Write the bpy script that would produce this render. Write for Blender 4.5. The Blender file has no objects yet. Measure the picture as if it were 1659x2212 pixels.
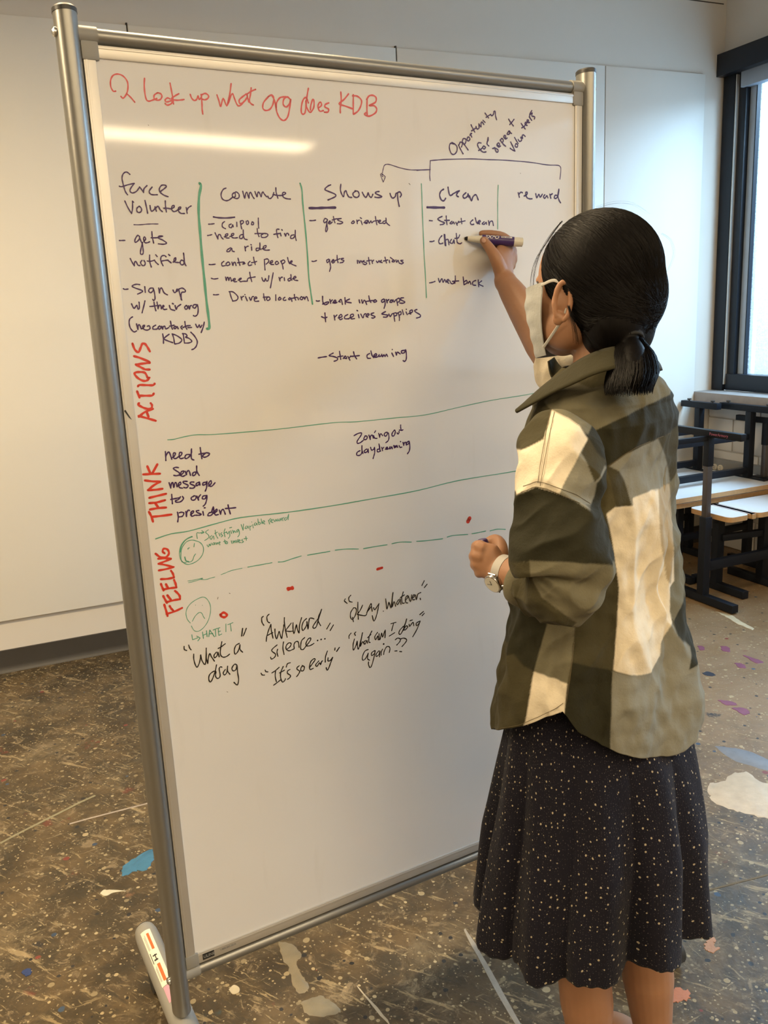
import bpy, bmesh, math, random
import numpy as np
from mathutils import Vector, Matrix, noise
PI = math.pi
scn = bpy.context.scene
COL = scn.collection

# ------------------------------------------------------------------ camera, world, lights, exposure
EYE = 1.5
cam_d = bpy.data.cameras.new('camera'); cam = bpy.data.objects.new('camera', cam_d); COL.objects.link(cam)
right = Vector((0.9989169, -0.01053007, -0.04532271)); fwd = Vector((0.0, 0.97405586, -0.22630772))
fwd.normalize(); right = (right - fwd*right.dot(fwd)).normalized(); up = right.cross(fwd)
cam.matrix_world = Matrix(((right.x, up.x, -fwd.x, 0), (right.y, up.y, -fwd.y, 0), (right.z, up.z, -fwd.z, EYE), (0, 0, 0, 1)))
cam_d.sensor_fit = 'VERTICAL'; cam_d.sensor_height = 36.0; cam_d.lens = 1850/2212*36.0; cam_d.clip_start = 0.05
scn.camera = cam
scn.view_settings.view_transform = 'Standard'; scn.view_settings.look = 'None'
scn.view_settings.gamma = 1.0; scn.view_settings.use_curve_mapping = False
scn.view_settings.exposure = -0.13
scn.cycles.use_denoising = True
scn.cycles.max_bounces = 6; scn.cycles.transparent_max_bounces = 12

WA = math.radians(23.4)          # room axes: u along the back wall, n towards it
UX = Vector((math.cos(WA), math.sin(WA), 0)); NX = Vector((-math.sin(WA), math.cos(WA), 0))
def RW(u, n, z): return UX*u + NX*n + Vector((0, 0, z))
BA = math.radians(28.603)        # whiteboard axes: s along the board, y through it
BX = Vector((math.cos(BA), math.sin(BA), 0)); BN = Vector((-math.sin(BA), math.cos(BA), 0))
BO = BN*1.5
def BW(s, y, z): return BO + BX*s + BN*y + Vector((0, 0, z))

w = bpy.data.worlds.new('daylight'); scn.world = w; w.use_nodes = True
WN, WL = w.node_tree.nodes, w.node_tree.links
bg = WN['Background']; bg.inputs[1].default_value = 1.5
_tc = WN.new('ShaderNodeTexCoord'); _sx = WN.new('ShaderNodeSeparateXYZ'); WL.new(_tc.outputs['Generated'], _sx.inputs[0])
_cr = WN.new('ShaderNodeValToRGB'); WL.new(_sx.outputs[2], _cr.inputs[0])      # overcast sky over pale ground
_cr.color_ramp.elements[0].position = 0.0; _cr.color_ramp.elements[0].color = (.36, .42, .46, 1)
_cr.color_ramp.elements[1].position = 0.06; _cr.color_ramp.elements[1].color = (.70, .86, 1.0, 1)
WL.new(_cr.outputs[0], bg.inputs[0])

def area(name, loc, aim, sx, sy, power, color, spread=180):
    d = bpy.data.lights.new(name, 'AREA'); d.shape = 'RECTANGLE'; d.size = sx; d.size_y = sy; d.energy = power; d.color = color
    d.spread = math.radians(spread)
    o = bpy.data.objects.new(name, d); COL.objects.link(o)
    z = -(Vector(aim) - Vector(loc)).normalized()
    x = UX if abs(z.dot(UX)) < 0.8 else NX
    x = (x - z*x.dot(z)).normalized(); y = z.cross(x)
    m = Matrix((x, y, z)).transposed().to_4x4(); m.translation = Vector(loc); o.matrix_world = m
    return o
WARM = (1.0, 0.77, 0.47); DAY = (0.55, 0.78, 1.0)
WIN = [(3.866, 2.10), (1.55, -0.05), (-1.02, -2.9)]
for i, (n0, n1) in enumerate(WIN):
    nc = (n0 + n1)/2
    area('window_daylight', RW(5.0, nc, 3.45), RW(3.2, nc, 1.5), n0 - n1, 1.3, (500, 1000, 60)[i], DAY)
area('tube_light_rear', RW(0.9, -3.33, 2.8), RW(0.9, -3.33, 0), 4.98, 0.30, 165, WARM)
area('tube_light_middle', RW(0.9, -0.7, 2.8), RW(0.9, -0.7, 0), 4.98, 0.30, 95, WARM)
area('tube_light_far', RW(-1.5, 1.93, 2.8), RW(-1.5, 1.93, 0), 4.9, 0.30, 180, WARM)
for uu_, nn_ in ((.9, -3.33), (.9, -.7), (-.6, 1.93)):     # uplights added above the tube rows to warm the upper walls
    area('added_uplight', RW(uu_, nn_, 2.86), RW(uu_, nn_, 4), 4.9, 0.20, 22, WARM)

# ------------------------------------------------------------------ helpers
def mesh_obj(name, verts, faces, mat, parent=None, smooth=True, angle=None):
    me = bpy.data.meshes.new(name)
    me.from_pydata([tuple(v) for v in verts], [], faces); me.update()
    if mat is not None:
        for m in (mat if isinstance(mat, (list, tuple)) else [mat]): me.materials.append(m)
    if smooth:
        me.polygons.foreach_set('use_smooth', [True]*len(me.polygons))
        if angle is not None: me.set_sharp_from_angle(angle=math.radians(angle))
    o = bpy.data.objects.new(name, me); COL.objects.link(o)
    if parent: o.parent = parent
    return o
class MB:
    def __init__(s): s.v = []; s.f = []
    def add(s, v, f):
        k = len(s.v); s.v += [Vector(p) for p in v]; s.f += [tuple(i + k for i in q) for q in f]; return s
    def box(s, a, b, bev=0.0, rot=None, org=None):
        bm = bmesh.new(); bmesh.ops.create_cube(bm, size=1.0)
        c = [(a[i]+b[i])/2 for i in range(3)]; d = [abs(b[i]-a[i]) for i in range(3)]
        for v in bm.verts: v.co = Vector((c[0]+v.co.x*d[0], c[1]+v.co.y*d[1], c[2]+v.co.z*d[2]))
        if bev: bmesh.ops.bevel(bm, geom=bm.edges[:] + bm.verts[:], offset=min(bev, min(d)*.45), segments=2, affect='EDGES', profile=.6)
        vs = [v.co.copy() for v in bm.verts]; fs = [tuple(v.index for v in f.verts) for f in bm.faces]; bm.free()
        if rot is not None: vs = [rot @ v for v in vs]
        if org is not None: vs = [v + Vector(org) for v in vs]
        return s.add(vs, fs)
    def tube(s, pts, rad, ring=16, cap=True, up=None, round_cap=0):
        pts = [Vector(p) for p in pts]; n = len(pts)
        if not isinstance(rad, (list, tuple)): rad = [rad]*n
        T = []
        for i in range(n):
            a = pts[max(0, i-1)]; b = pts[min(n-1, i+1)]; T.append((b-a).normalized())
        ref = Vector(up) if up is not None else (Vector((0, 0, 1)) if abs(T[0].z) < .9 else Vector((1, 0, 0)))
        rings = []
        for i in range(n):
            ref = (ref - T[i]*ref.dot(T[i])).normalized(); side = T[i].cross(ref)
            r = rad[i]; ra, rb = (r if isinstance(r, (list, tuple)) else (r, r))
            rings.append([pts[i] + ref*(ra*math.cos(2*PI*k/ring)) + side*(rb*math.sin(2*PI*k/ring)) for k in range(ring)])
        if round_cap:
            def capr(P, Tn, R, r, sgn):
                out = []
                for j in range(1, round_cap+1):
                    a = j/(round_cap+1)*PI/2
                    out.append([P + (q-P)*math.cos(a) + Tn*(sgn*r*math.sin(a)) for q in R])
                return out
            r0 = rad[0] if not isinstance(rad[0], (list, tuple)) else min(rad[0]); r1 = rad[-1] if not isinstance(rad[-1], (list, tuple)) else min(rad[-1])
            rings = capr(pts[0], T[0], rings[0], r0, -1)[::-1] + rings + capr(pts[-1], T[-1], rings[-1], r1, 1)
        v = [p for r in rings for p in r]; f = []
        for i in range(len(rings)-1):
            for k in range(ring):
                k2 = (k+1) % ring; f.append((i*ring+k, i*ring+k2, (i+1)*ring+k2, (i+1)*ring+k))
        if cap:
            f.append(tuple(range(ring))[::-1]); f.append(tuple((len(rings)-1)*ring+k for k in range(ring)))
        return s.add(v, f)
    def ell(s, c, r, rot=None, seg=32, rings=20, pw=1.0):
        v = []; f = []
        for i in range(rings+1):
            ph = -PI/2 + PI*i/rings
            for k in range(seg):
                th = 2*PI*k/seg
                p = Vector((r[0]*math.cos(ph)*math.cos(th), r[1]*math.cos(ph)*math.sin(th), r[2]*math.sin(ph)))
                if rot is not None: p = rot @ p
                v.append(p + Vector(c))
        for i in range(rings):
            for k in range(seg):
                k2 = (k+1) % seg; f.append((i*seg+k, i*seg+k2, (i+1)*seg+k2, (i+1)*seg+k))
        return s.add(v, f)
    def cyl(s, a, b, r, ring=20, r2=None): return s.tube([a, b], [r, r if r2 is None else r2], ring)
    def prism(s, poly, axis_o, ax, ay, an, t):
        """poly of (x,y) in the plane (ax, ay) at axis_o, extruded by t along an"""
        o = Vector(axis_o); n = len(poly)
        v = [o + ax*x + ay*y for x, y in poly] + [o + ax*x + ay*y + an*t for x, y in poly]
        f = [tuple(range(n))[::-1], tuple(range(n, 2*n))] + [(i, (i+1) % n, n+(i+1) % n, n+i) for i in range(n)]
        return s.add(v, f)
    def build(s, name, mat, parent=None, smooth=True, angle=35, off=None):
        v = s.v if off is None else [p - Vector(off) for p in s.v]
        o = mesh_obj(name, v, s.f, mat, parent, smooth, angle)
        bm = bmesh.new(); bm.from_mesh(o.data); bmesh.ops.recalc_face_normals(bm, faces=bm.faces); bm.to_mesh(o.data); bm.free()
        return o
def tag(o, label=None, cat=None, group=None, kind=None):
    if label: o['label'] = label
    if cat: o['category'] = cat
    if group: o['group'] = group
    if kind: o['kind'] = kind
    return o
def empty(name, loc, rz=0.0):
    o = bpy.data.objects.new(name, None); COL.objects.link(o); o.location = loc; o.rotation_euler = (0, 0, rz); o.empty_display_size = .1
    return o
def crom(pts, n=6, closed=False):
    P = [Vector(p) for p in pts]
    if len(P) < 3: return P
    out = []
    for i in range(len(P)-1):
        p0 = P[max(0, i-1)]; p1 = P[i]; p2 = P[i+1]; p3 = P[min(len(P)-1, i+2)]
        for j in range(n):
            t = j/n
            out.append(.5*((2*p1) + (p2-p0)*t + (2*p0-5*p1+4*p2-p3)*t*t + (3*p1-p0-3*p2+p3)*t**3))
    out.append(P[-1]); return out
def lerp(a, b, t): return a + (b-a)*t
def interp(x, xs, ys): return float(np.interp(x, xs, ys))

# ------------------------------------------------------------------ materials
def newmat(name):
    m = bpy.data.materials.new(name); m.use_nodes = True
    return m, m.node_tree.nodes, m.node_tree.links, m.node_tree.nodes['Principled BSDF']
def coords(N, L, scale=(1, 1, 1), rot=(0, 0, 0)):
    t = N.new('ShaderNodeTexCoord'); mp = N.new('ShaderNodeMapping'); L.new(t.outputs['Object'], mp.inputs[0])
    mp.inputs['Scale'].default_value = scale; mp.inputs['Rotation'].default_value = rot
    return mp.outputs[0]
def nz(N, L, vec, scale, detail=4, rough=.55, dist=0):
    n = N.new('ShaderNodeTexNoise'); n.inputs['Scale'].default_value = scale; n.inputs['Detail'].default_value = detail
    n.inputs['Roughness'].default_value = rough; n.inputs['Distortion'].default_value = dist
    L.new(vec, n.inputs['Vector']); return n
def ramp(N, L, fac, stops, mode='LINEAR'):
    r = N.new('ShaderNodeValToRGB'); r.color_ramp.interpolation = mode; e = r.color_ramp.elements
    while len(e) < len(stops): e.new(.5)
    for k, (p, c) in enumerate(stops):
        e[k].position = p; e[k].color = (c, c, c, 1) if not isinstance(c, (tuple, list)) else (*c[:3], 1)
    L.new(fac, r.inputs[0]); return r.outputs[0]
def mixc(N, L, fac, a, b, mode='MIX'):
    m = N.new('ShaderNodeMix'); m.data_type = 'RGBA'; m.blend_type = mode
    for s, v in ((0, fac), (6, a), (7, b)):
        if hasattr(v, 'node'): L.new(v, m.inputs[s])
        else: m.inputs[s].default_value = v if s == 0 else (*v[:3], 1)
    return m.outputs[2]
def bumpn(N, L, h, b, strength=.2, dist=.01):
    bn = N.new('ShaderNodeBump'); bn.inputs['Strength'].default_value = strength; bn.inputs['Distance'].default_value = dist
    L.new(h, bn.inputs['Height']); L.new(bn.outputs[0], b.inputs['Normal']); return bn
def simple(name, col, rough=.5, metal=0.0, var=.08, scale=20, bump=0.0, coat=0.0, spec=.5):
    m, N, L, b = newmat(name)
    v = coords(N, L); n = nz(N, L, v, scale)
    c = mixc(N, L, n.outputs[0], [x*(1-var) for x in col], [min(1, x*(1+var)) for x in col])
    L.new(c, b.inputs['Base Color']); b.inputs['Roughness'].default_value = rough; b.inputs['Metallic'].default_value = metal
    b.inputs['Coat Weight'].default_value = coat; b.inputs['Specular IOR Level'].default_value = spec
    if bump:
        n2 = nz(N, L, v, scale*6, 3); bumpn(N, L, n2.outputs[0], b, bump, .002)
    return m
M = {}
M['wall'] = simple('wall_paint', (.64, .60, .53), .62, var=.03, scale=3, bump=.15)
M['wall_side'] = simple('wall_paint_side', (.60, .58, .54), .65, var=.04, scale=4, bump=.2)
M['ceiling'] = simple('ceiling_paint', (.62, .60, .56), .8)
M['panel'] = simple('tack_panel_paint', (.69, .67, .61), .55, var=.02, scale=5, bump=.12)
M['rubber'] = simple('baseboard_rubber', (.045, .040, .034), .42, var=.1)
M['seam'] = simple('dark_joint_gap', (.05, .045, .04), .9)  # dark fill of the wall and panel joints
M['silver'] = simple('silver_powder_coat', (.30, .30, .285), .34, metal=.75, var=.04, scale=40)
M['silver_pl'] = simple('silver_plastic', (.27, .265, .245), .45, var=.03)
M['alu'] = simple('anodised_aluminium', (.60, .58, .54), .38, metal=.55, var=.08, scale=9)
M['cap'] = simple('black_plastic_cap', (.03, .03, .03), .4)
M['screw'] = simple('chrome_screw', (.6, .6, .58), .2, metal=1)
M['black_metal'] = simple('black_coated_steel', (.008, .010, .015), .45, var=.15, spec=.2)
M['grey_steel'] = simple('worn_grey_steel', (.10, .09, .09), .35, metal=.6, var=.25, scale=15)
M['laminate'] = simple('white_laminate', (.72, .71, .70), .3, var=.02)
M['ply'] = simple('plywood_edge', (.42, .25, .11), .55, var=.25, scale=60)
M['frame_dark'] = simple('dark_window_frame', (.010, .014, .022), .35, var=.1, spec=.3)
M['frame_in'] = simple('inner_white_sash', (.35, .42, .50), .4)
M['stone'] = simple('stone_sill', (.30, .27, .25), .6, var=.3, scale=14, bump=.4)
M['blind'] = simple('roller_blind_fabric', (.28, .33, .40), .7)
M['raceway'] = simple('grey_raceway_paint', (.26, .26, .25), .5, var=.04)
M['ivory'] = simple('ivory_socket_plastic', (.75, .70, .58), .4)
M['slot'] = simple('socket_slot_dark', (.03, .03, .03), .6)
M['sticker'] = simple('white_sticker', (.75, .70, .60), .5)
M['orange'] = simple('orange_print', (.62, .13, .03), .5)
M['pink'] = simple('pink_tape', (.62, .30, .40), .5)
M['printblack'] = simple('black_print', (.02, .02, .02), .5)
M['printpink'] = simple('pink_print', (.35, .10, .16), .5)
M['whiteprint'] = simple('white_print', (.72, .70, .68), .5)
M['marker_white'] = simple('marker_white_plastic', (.66, .64, .56), .38)
M['marker_purple'] = simple('marker_purple_label', (.045, .020, .13), .35)
M['marker_tip'] = simple('marker_felt_tip', (.008, .006, .012), .7)
M['cap_purple'] = simple('purple_cap_plastic', (.05, .022, .11), .35)
M['watch_metal'] = simple('silver_watch_metal', (.55, .53, .50), .22, metal=1)
M['watch_dial'] = simple('cream_watch_dial', (.60, .58, .50), .3, coat=.5)
M['watch_strap'] = simple('pale_grey_watch_strap', (.42, .40, .37), .5)
M['thread'] = simple('dark_stitching', (.10, .075, .035), .8)
M['loop'] = simple('white_elastic_loop', (.50, .49, .46), .8)
M['shoe'] = simple('dark_shoe', (.04, .04, .04), .5)
M['hairtie'] = simple('black_hair_tie', (.01, .01, .01), .8)
M['nail'] = simple('fingernail', (.55, .33, .26), .3)
M['eye'] = simple('eye_white', (.6, .58, .55), .2)
M['iris'] = simple('dark_iris', (.02, .012, .008), .15)
M['lash'] = simple('dark_brow', (.01, .008, .007), .7)
M['lip'] = simple('lip_skin', (.38, .14, .11), .45)
M['strap'] = simple('dark_strap_webbing', (.025, .018, .015), .6)
INK = {'red': (.62, .075, .085), 'scarlet': (.66, .045, .025), 'purple': (.045, .012, .10), 'black': (.012, .009, .010), 'green': (.09, .36, .25), 'darkmark': (.10, .08, .06)}
for k, c in INK.items(): M['ink_'+k] = simple('dry_erase_'+k, c, .35, var=.18, scale=120, coat=.3)

def board_mat():
    m, N, L, b = newmat('whiteboard_enamel')
    v = coords(N, L); n1 = nz(N, L, v, 2.2, 4); n2 = nz(N, L, coords(N, L, (1, 1, .18)), 26, 3)
    c = mixc(N, L, n1.outputs[0], (.72, .715, .705), (.76, .755, .745))
    c = mixc(N, L, ramp(N, L, n2.outputs[0], [(.62, 0.0), (.80, .18)]), c, (.56, .54, .50))
    L.new(c, b.inputs['Base Color']); b.inputs['Roughness'].default_value = .05; b.inputs['IOR'].default_value = 1.5
    n3 = nz(N, L, v, 900, 2); bumpn(N, L, n3.outputs[0], b, .010, .0004)
    b.inputs['Specular IOR Level'].default_value = .55
    return m
M['board'] = board_mat()

def floor_mat():
    m, N, L, b = newmat('paint_splattered_floor')
    v0 = coords(N, L)
    dn = nz(N, L, v0, 30, 3); vm = N.new('ShaderNodeVectorMath'); vm.operation = 'MULTIPLY_ADD'
    L.new(dn.outputs['Color'], vm.inputs[0]); vm.inputs[1].default_value = (.012, .012, .012); L.new(v0, vm.inputs[2]); v = vm.outputs[0]
    base = mixc(N, L, ramp(N, L, nz(N, L, v, 2.6, 9, .68).outputs[0], [(.36, 0), (.64, 1)]), (.036, .026, .013), (.155, .112, .060))
    base = mixc(N, L, ramp(N, L, nz(N, L, v, 9, 8, .72).outputs[0], [(.44, 0), (.60, .75)]), base, (.040, .033, .020))
    base = mixc(N, L, ramp(N, L, nz(N, L, v, 4.5, 9, .78, .6).outputs[0], [(.53, 0), (.66, .7)]), base, (.21, .17, .11))
    base = mixc(N, L, ramp(N, L, nz(N, L, v, 15, 7, .78, .8).outputs[0], [(.55, 0), (.64, .8)]), base, (.27, .22, .15))
    for rot, sx_, sc, lo, amt, col in ((.48, 7.0, 5, .60, .65, (.40, .33, .21)), (.62, 11.0, 9, .61, .55, (.46, .39, .25)), (-.45, 9.0, 8, .63, .5, (.38, .32, .21)), (.5, 6.0, 6, .62, .6, (.035, .03, .022)), (1.25, 10.0, 8, .64, .4, (.42, .36, .24))):
        mp0 = N.new('ShaderNodeMapping'); L.new(v, mp0.inputs[0]); mp0.inputs['Rotation'].default_value = (0, 0, rot)
        mp1 = N.new('ShaderNodeMapping'); L.new(mp0.outputs[0], mp1.inputs[0]); mp1.inputs['Scale'].default_value = (1, sx_, 1)
        s1 = nz(N, L, mp1.outputs[0], sc, 6, .68)
        base = mixc(N, L, ramp(N, L, s1.outputs[0], [(lo, 0), (lo+.05, amt)]), base, col)
    sx0 = N.new('ShaderNodeSeparateXYZ'); L.new(v0, sx0.inputs[0])
    ma = N.new('ShaderNodeMath'); ma.operation = 'MULTIPLY_ADD'; L.new(sx0.outputs[0], ma.inputs[0]); ma.inputs[1].default_value = 1.0; ma.inputs[2].default_value = 0
    mb_ = N.new('ShaderNodeMath'); mb_.operation = 'MULTIPLY_ADD'; L.new(sx0.outputs[1], mb_.inputs[0]); mb_.inputs[1].default_value = .30; L.new(ma.outputs[0], mb_.inputs[2])
    mn = N.new('ShaderNodeMath'); mn.operation = 'MULTIPLY_ADD'; L.new(nz(N, L, v, 2.5, 6, .7).outputs[0], mn.inputs[0]); mn.inputs[1].default_value = 1.1; L.new(mb_.outputs[0], mn.inputs[2])
    tan = mixc(N, L, nz(N, L, v, 3.5, 7, .6).outputs[0], (.20, .135, .070), (.33, .235, .145))
    base = mixc(N, L, ramp(N, L, mn.outputs[0], [(.0, 0), (.999, 1)]), base, base)
    mr_ = N.new('ShaderNodeMapRange'); L.new(mn.outputs[0], mr_.inputs[0]); mr_.inputs[1].default_value = 2.15; mr_.inputs[2].default_value = 2.75; mr_.inputs[3].default_value = 0; mr_.inputs[4].default_value = .82
    base = mixc(N, L, mr_.outputs[0], base, tan)
    # coloured stains
    for k, (sc, lo, col) in enumerate(((6.0, .665, (.16, .045, .03)), (5.0, .69, (.03, .075, .10)), (7.0, .68, (.02, .02, .025)), (4.0, .69, (.33, .17, .10)))):
        mp = coords(N, L, (1, 1, 1)); a = N.new('ShaderNodeVectorMath'); a.operation = 'ADD'; L.new(mp, a.inputs[0]); a.inputs[1].default_value = (k*7.3, k*3.1, 0)
        base = mixc(N, L, ramp(N, L, nz(N, L, a.outputs[0], sc, 5, .6).outputs[0], [(lo, 0), (lo+.03, .75)]), base, col)
    # drips: random-size dots of pale paint
    for k, (sc, rmax, dens, col) in enumerate(((17, .15, .72, (.42, .36, .24)), (24, .16, .74, (.40, .34, .22)), (42, .20, .64, (.46, .40, .27)), (64, .20, .80, (.40, .35, .24)), (100, .22, .82, (.40, .35, .24)), (26, .17, .86, (.03, .03, .035)), (13, .12, .95, (.25, .06, .05)), (15, .13, .95, (.05, .09, .18)))):
        mp = coords(N, L, (1, 1, 1), (0, 0, .3+k)); a = N.new('ShaderNodeVectorMath'); a.operation = 'MULTIPLY_ADD'
        L.new(dn.outputs['Color'], a.inputs[0]); a.inputs[1].default_value = (.010, .010, .0); L.new(mp, a.inputs[2])
        vo = N.new('ShaderNodeTexVoronoi'); vo.voronoi_dimensions = '2D'; vo.inputs['Scale'].default_value = sc; L.new(a.outputs[0], vo.inputs['Vector'])
        sp = N.new('ShaderNodeSeparateColor'); L.new(vo.outputs['Color'], sp.inputs[0])
        th = N.new('ShaderNodeMapRange'); L.new(sp.outputs[0], th.inputs[0]); th.inputs[1].default_value = dens; th.inputs[2].default_value = 1; th.inputs[3].default_value = .015; th.inputs[4].default_value = rmax
        lt = N.new('ShaderNodeMath'); lt.operation = 'LESS_THAN'; L.new(vo.outputs['Distance'], lt.inputs[0]); L.new(th.outputs[0], lt.inputs[1])
        gt = N.new('ShaderNodeMath'); gt.operation = 'GREATER_THAN'; L.new(sp.outputs[0], gt.inputs[0]); gt.inputs[1].default_value = dens
        mu = N.new('ShaderNodeMath'); mu.operation = 'MULTIPLY'; L.new(lt.outputs[0], mu.inputs[0]); L.new(gt.outputs[0], mu.inputs[1])
        cc = mixc(N, L, sp.outputs[1], col, [x*.55 for x in col])
        base = mixc(N, L, mu.outputs[0], base, cc)
    base = mixc(N, L, 1.0, base, (.86, .78, .64), 'MULTIPLY')      # overall darker, browner tint
    L.new(base, b.inputs['Base Color'])
    L.new(ramp(N, L, nz(N, L, v, 6, 4).outputs[0], [(.3, .36), (.7, .58)]), b.inputs['Roughness'])
    bumpn(N, L, nz(N, L, v, 60, 5).outputs[0], b, .35, .003)
    return m
M['floor'] = floor_mat()

def glass_mat():
    m, N, L, b = newmat('pebbled_window_glass')
    N.remove(b); out = N['Material Output']
    v = coords(N, L); vo = N.new('ShaderNodeTexVoronoi'); vo.inputs['Scale'].default_value = 70; L.new(v, vo.inputs['Vector'])
    f = ramp(N, L, vo.outputs['Distance'], [(.05, .16), (.45, .42)])
    n = nz(N, L, v, 55, 3); f2 = mixc(N, L, n.outputs[0], f, (.2, .2, .2))
    tr = N.new('ShaderNodeBsdfTransparent'); tr.inputs[0].default_value = (.80, .86, .90, 1)
    tl = N.new('ShaderNodeBsdfTranslucent'); tl.inputs[0].default_value = (.72, .78, .82, 1)
    gl = N.new('ShaderNodeBsdfGlossy'); gl.inputs[0].default_value = (.8, .85, .9, 1); gl.inputs['Roughness'].default_value = .15
    mx = N.new('ShaderNodeMixShader'); L.new(f2, mx.inputs[0]); L.new(tr.outputs[0], mx.inputs[1]); L.new(tl.outputs[0], mx.inputs[2])
    mg = N.new('ShaderNodeMixShader'); mg.inputs[0].default_value = .06; L.new(mx.outputs[0], mg.inputs[1]); L.new(gl.outputs[0], mg.inputs[2])
    L.new(mg.outputs[0], out.inputs[0]); return m
M['glass'] = glass_mat()

def skin_mat():
    m, N, L, b = newmat('skin')
    v = coords(N, L); n = nz(N, L, v, 18, 4); n2 = nz(N, L, v, 260, 2)
    c = mixc(N, L, n.outputs[0], (.29, .142, .076), (.38, .200, .112))
    L.new(c, b.inputs['Base Color']); b.inputs['Roughness'].default_value = .5
    b.inputs['Subsurface Weight'].default_value = .12; b.inputs['Subsurface Radius'].default_value = (.012, .005, .003); b.inputs['Subsurface Scale'].default_value = 1.0
    bumpn(N, L, n2.outputs[0], b, .12, .001); return m
M['skin'] = skin_mat()
def hair_mat():
    m, N, L, b = newmat('black_hair')
    v = coords(N, L, (1, 1, .25)); n = nz(N, L, v, 220, 3)
    c = mixc(N, L, n.outputs[0], (.0016, .0014, .0018), (.0050, .0038, .0036))
    L.new(c, b.inputs['Base Color']); b.inputs['Roughness'].default_value = .5; b.inputs['Specular IOR Level'].default_value = .10
    bumpn(N, L, n.outputs[0], b, .25, .002); return m
M['hair'] = hair_mat()
def cloth_mat(name, attr=True, col=(.5, .5, .4)):
    m, N, L, b = newmat(name)
    if attr:
        a = N.new('ShaderNodeAttribute'); a.attribute_name = 'weave_colour'; src = a.outputs['Color']
    else:
        r = N.new('ShaderNodeRGB'); r.outputs[0].default_value = (*col, 1); src = r.outputs[0]
    v = coords(N, L); n = nz(N, L, v, 9, 6, .7); n2 = nz(N, L, v, 1400, 1)
    c = mixc(N, L, ramp(N, L, n.outputs[0], [(.30, .84), (.72, 1.10)]), (0, 0, 0), src)
    mm = N.new('ShaderNodeMix'); mm.data_type = 'RGBA'; mm.blend_type = 'MULTIPLY'; mm.inputs[0].default_value = 1.0
    L.new(src, mm.inputs[6]); L.new(ramp(N, L, n.outputs[0], [(.30, .82), (.72, 1.0)]), mm.inputs[7])
    L.new(mm.outputs[2], b.inputs['Base Color']); b.inputs['Roughness'].default_value = .85; b.inputs['Sheen Weight'].default_value = .03; b.inputs['Specular IOR Level'].default_value = .25
    bumpn(N, L, nz(N, L, v, 45, 5, .7).outputs[0], b, .35, .006)
    return m
M['plaid'] = cloth_mat('plaid_cotton')
M['collar'] = cloth_mat('olive_cotton', False, (.034, .030, .012))
M['mask'] = cloth_mat('white_mask_fabric', False, (.42, .43, .42))
def skirt_mat():
    m, N, L, b = newmat('dotted_black_crepe')
    uv = N.new('ShaderNodeUVMap'); uv.uv_map = 'UVMap'
    def dots(scale, r, dens, off):
        mp = N.new('ShaderNodeMapping'); L.new(uv.outputs[0], mp.inputs[0]); mp.inputs['Location'].default_value = (off, off*.7, 0)
        vo = N.new('ShaderNodeTexVoronoi'); vo.voronoi_dimensions = '2D'; vo.inputs['Scale'].default_value = scale; vo.inputs['Randomness'].default_value = .85; L.new(mp.outputs[0], vo.inputs['Vector'])
        sp = N.new('ShaderNodeSeparateColor'); L.new(vo.outputs['Color'], sp.inputs[0])
        th = N.new('ShaderNodeMapRange'); L.new(sp.outputs[0], th.inputs[0]); th.inputs[1].default_value = dens; th.inputs[3].default_value = r*.35; th.inputs[4].default_value = r
        lt = N.new('ShaderNodeMath'); lt.operation = 'LESS_THAN'; L.new(vo.outputs['Distance'], lt.inputs[0]); L.new(th.outputs[0], lt.inputs[1])
        gt = N.new('ShaderNodeMath'); gt.operation = 'GREATER_THAN'; L.new(sp.outputs[0], gt.inputs[0]); gt.inputs[1].default_value = dens
        mu = N.new('ShaderNodeMath'); mu.operation = 'MULTIPLY'; L.new(lt.outputs[0], mu.inputs[0]); L.new(gt.outputs[0], mu.inputs[1]); return mu.outputs[0]
    v = coords(N, L); c = mixc(N, L, nz(N, L, v, 6, 3).outputs[0], (.0042, .0040, .0085), (.0080, .0075, .0160))
    c = mixc(N, L, dots(210, .15, .35, 3), c, (.085, .075, .075))
    c = mixc(N, L, dots(78, .15, .38, 0), c, (.36, .31, .22))
    L.new(c, b.inputs['Base Color']); b.inputs['Roughness'].default_value = .9; b.inputs['Sheen Weight'].default_value = .05; b.inputs['Specular IOR Level'].default_value = .2
    bumpn(N, L, nz(N, L, coords(N, L, (1, 1, .35)), 420, 2).outputs[0], b, .6, .002); return m
M['skirt'] = skirt_mat()

# ------------------------------------------------------------------ the room
UW = 3.952; NB = 4.013; ULF = -4.5; NF = -5.2; HC = 3.45
def room_box(mb, u0, u1, n0, n1, z0, z1):
    rot = Matrix.Rotation(WA, 3, 'Z'); return mb.box((u0, n0, z0), (u1, n1, z1), rot=rot)
def roomobj(name, boxes, mat, parent=None, kind='structure', bev=0):
    mb = MB(); rot = Matrix.Rotation(WA, 3, 'Z')
    for b in boxes: mb.box((b[0], b[2], b[4]), (b[1], b[3], b[5]), bev=bev, rot=rot)
    o = mb.build(name, mat, parent, smooth=bool(bev), angle=40)
    if kind and not parent: o['kind'] = kind
    return o
floor = roomobj('floor', [(ULF-.2, UW+.3, NF-.2, NB+.2, -.12, 0)], M['floor'])
roomobj('ceiling', [(ULF-.2, UW+.3, NF-.2, NB+.2, HC, HC+.12)], M['ceiling'])
wall_back = roomobj('wall_back', [(ULF-.2, UW+.35, NB, NB+.15, 0, HC)], M['wall'])
roomobj('wall_left', [(ULF-.2, ULF, NF, NB, 0, HC)], M['wall'])
roomobj('wall_front', [(ULF-.2, UW+.35, NF-.15, NF, 0, HC)], M['wall'])
SILL = .88; HEAD = 2.712
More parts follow.
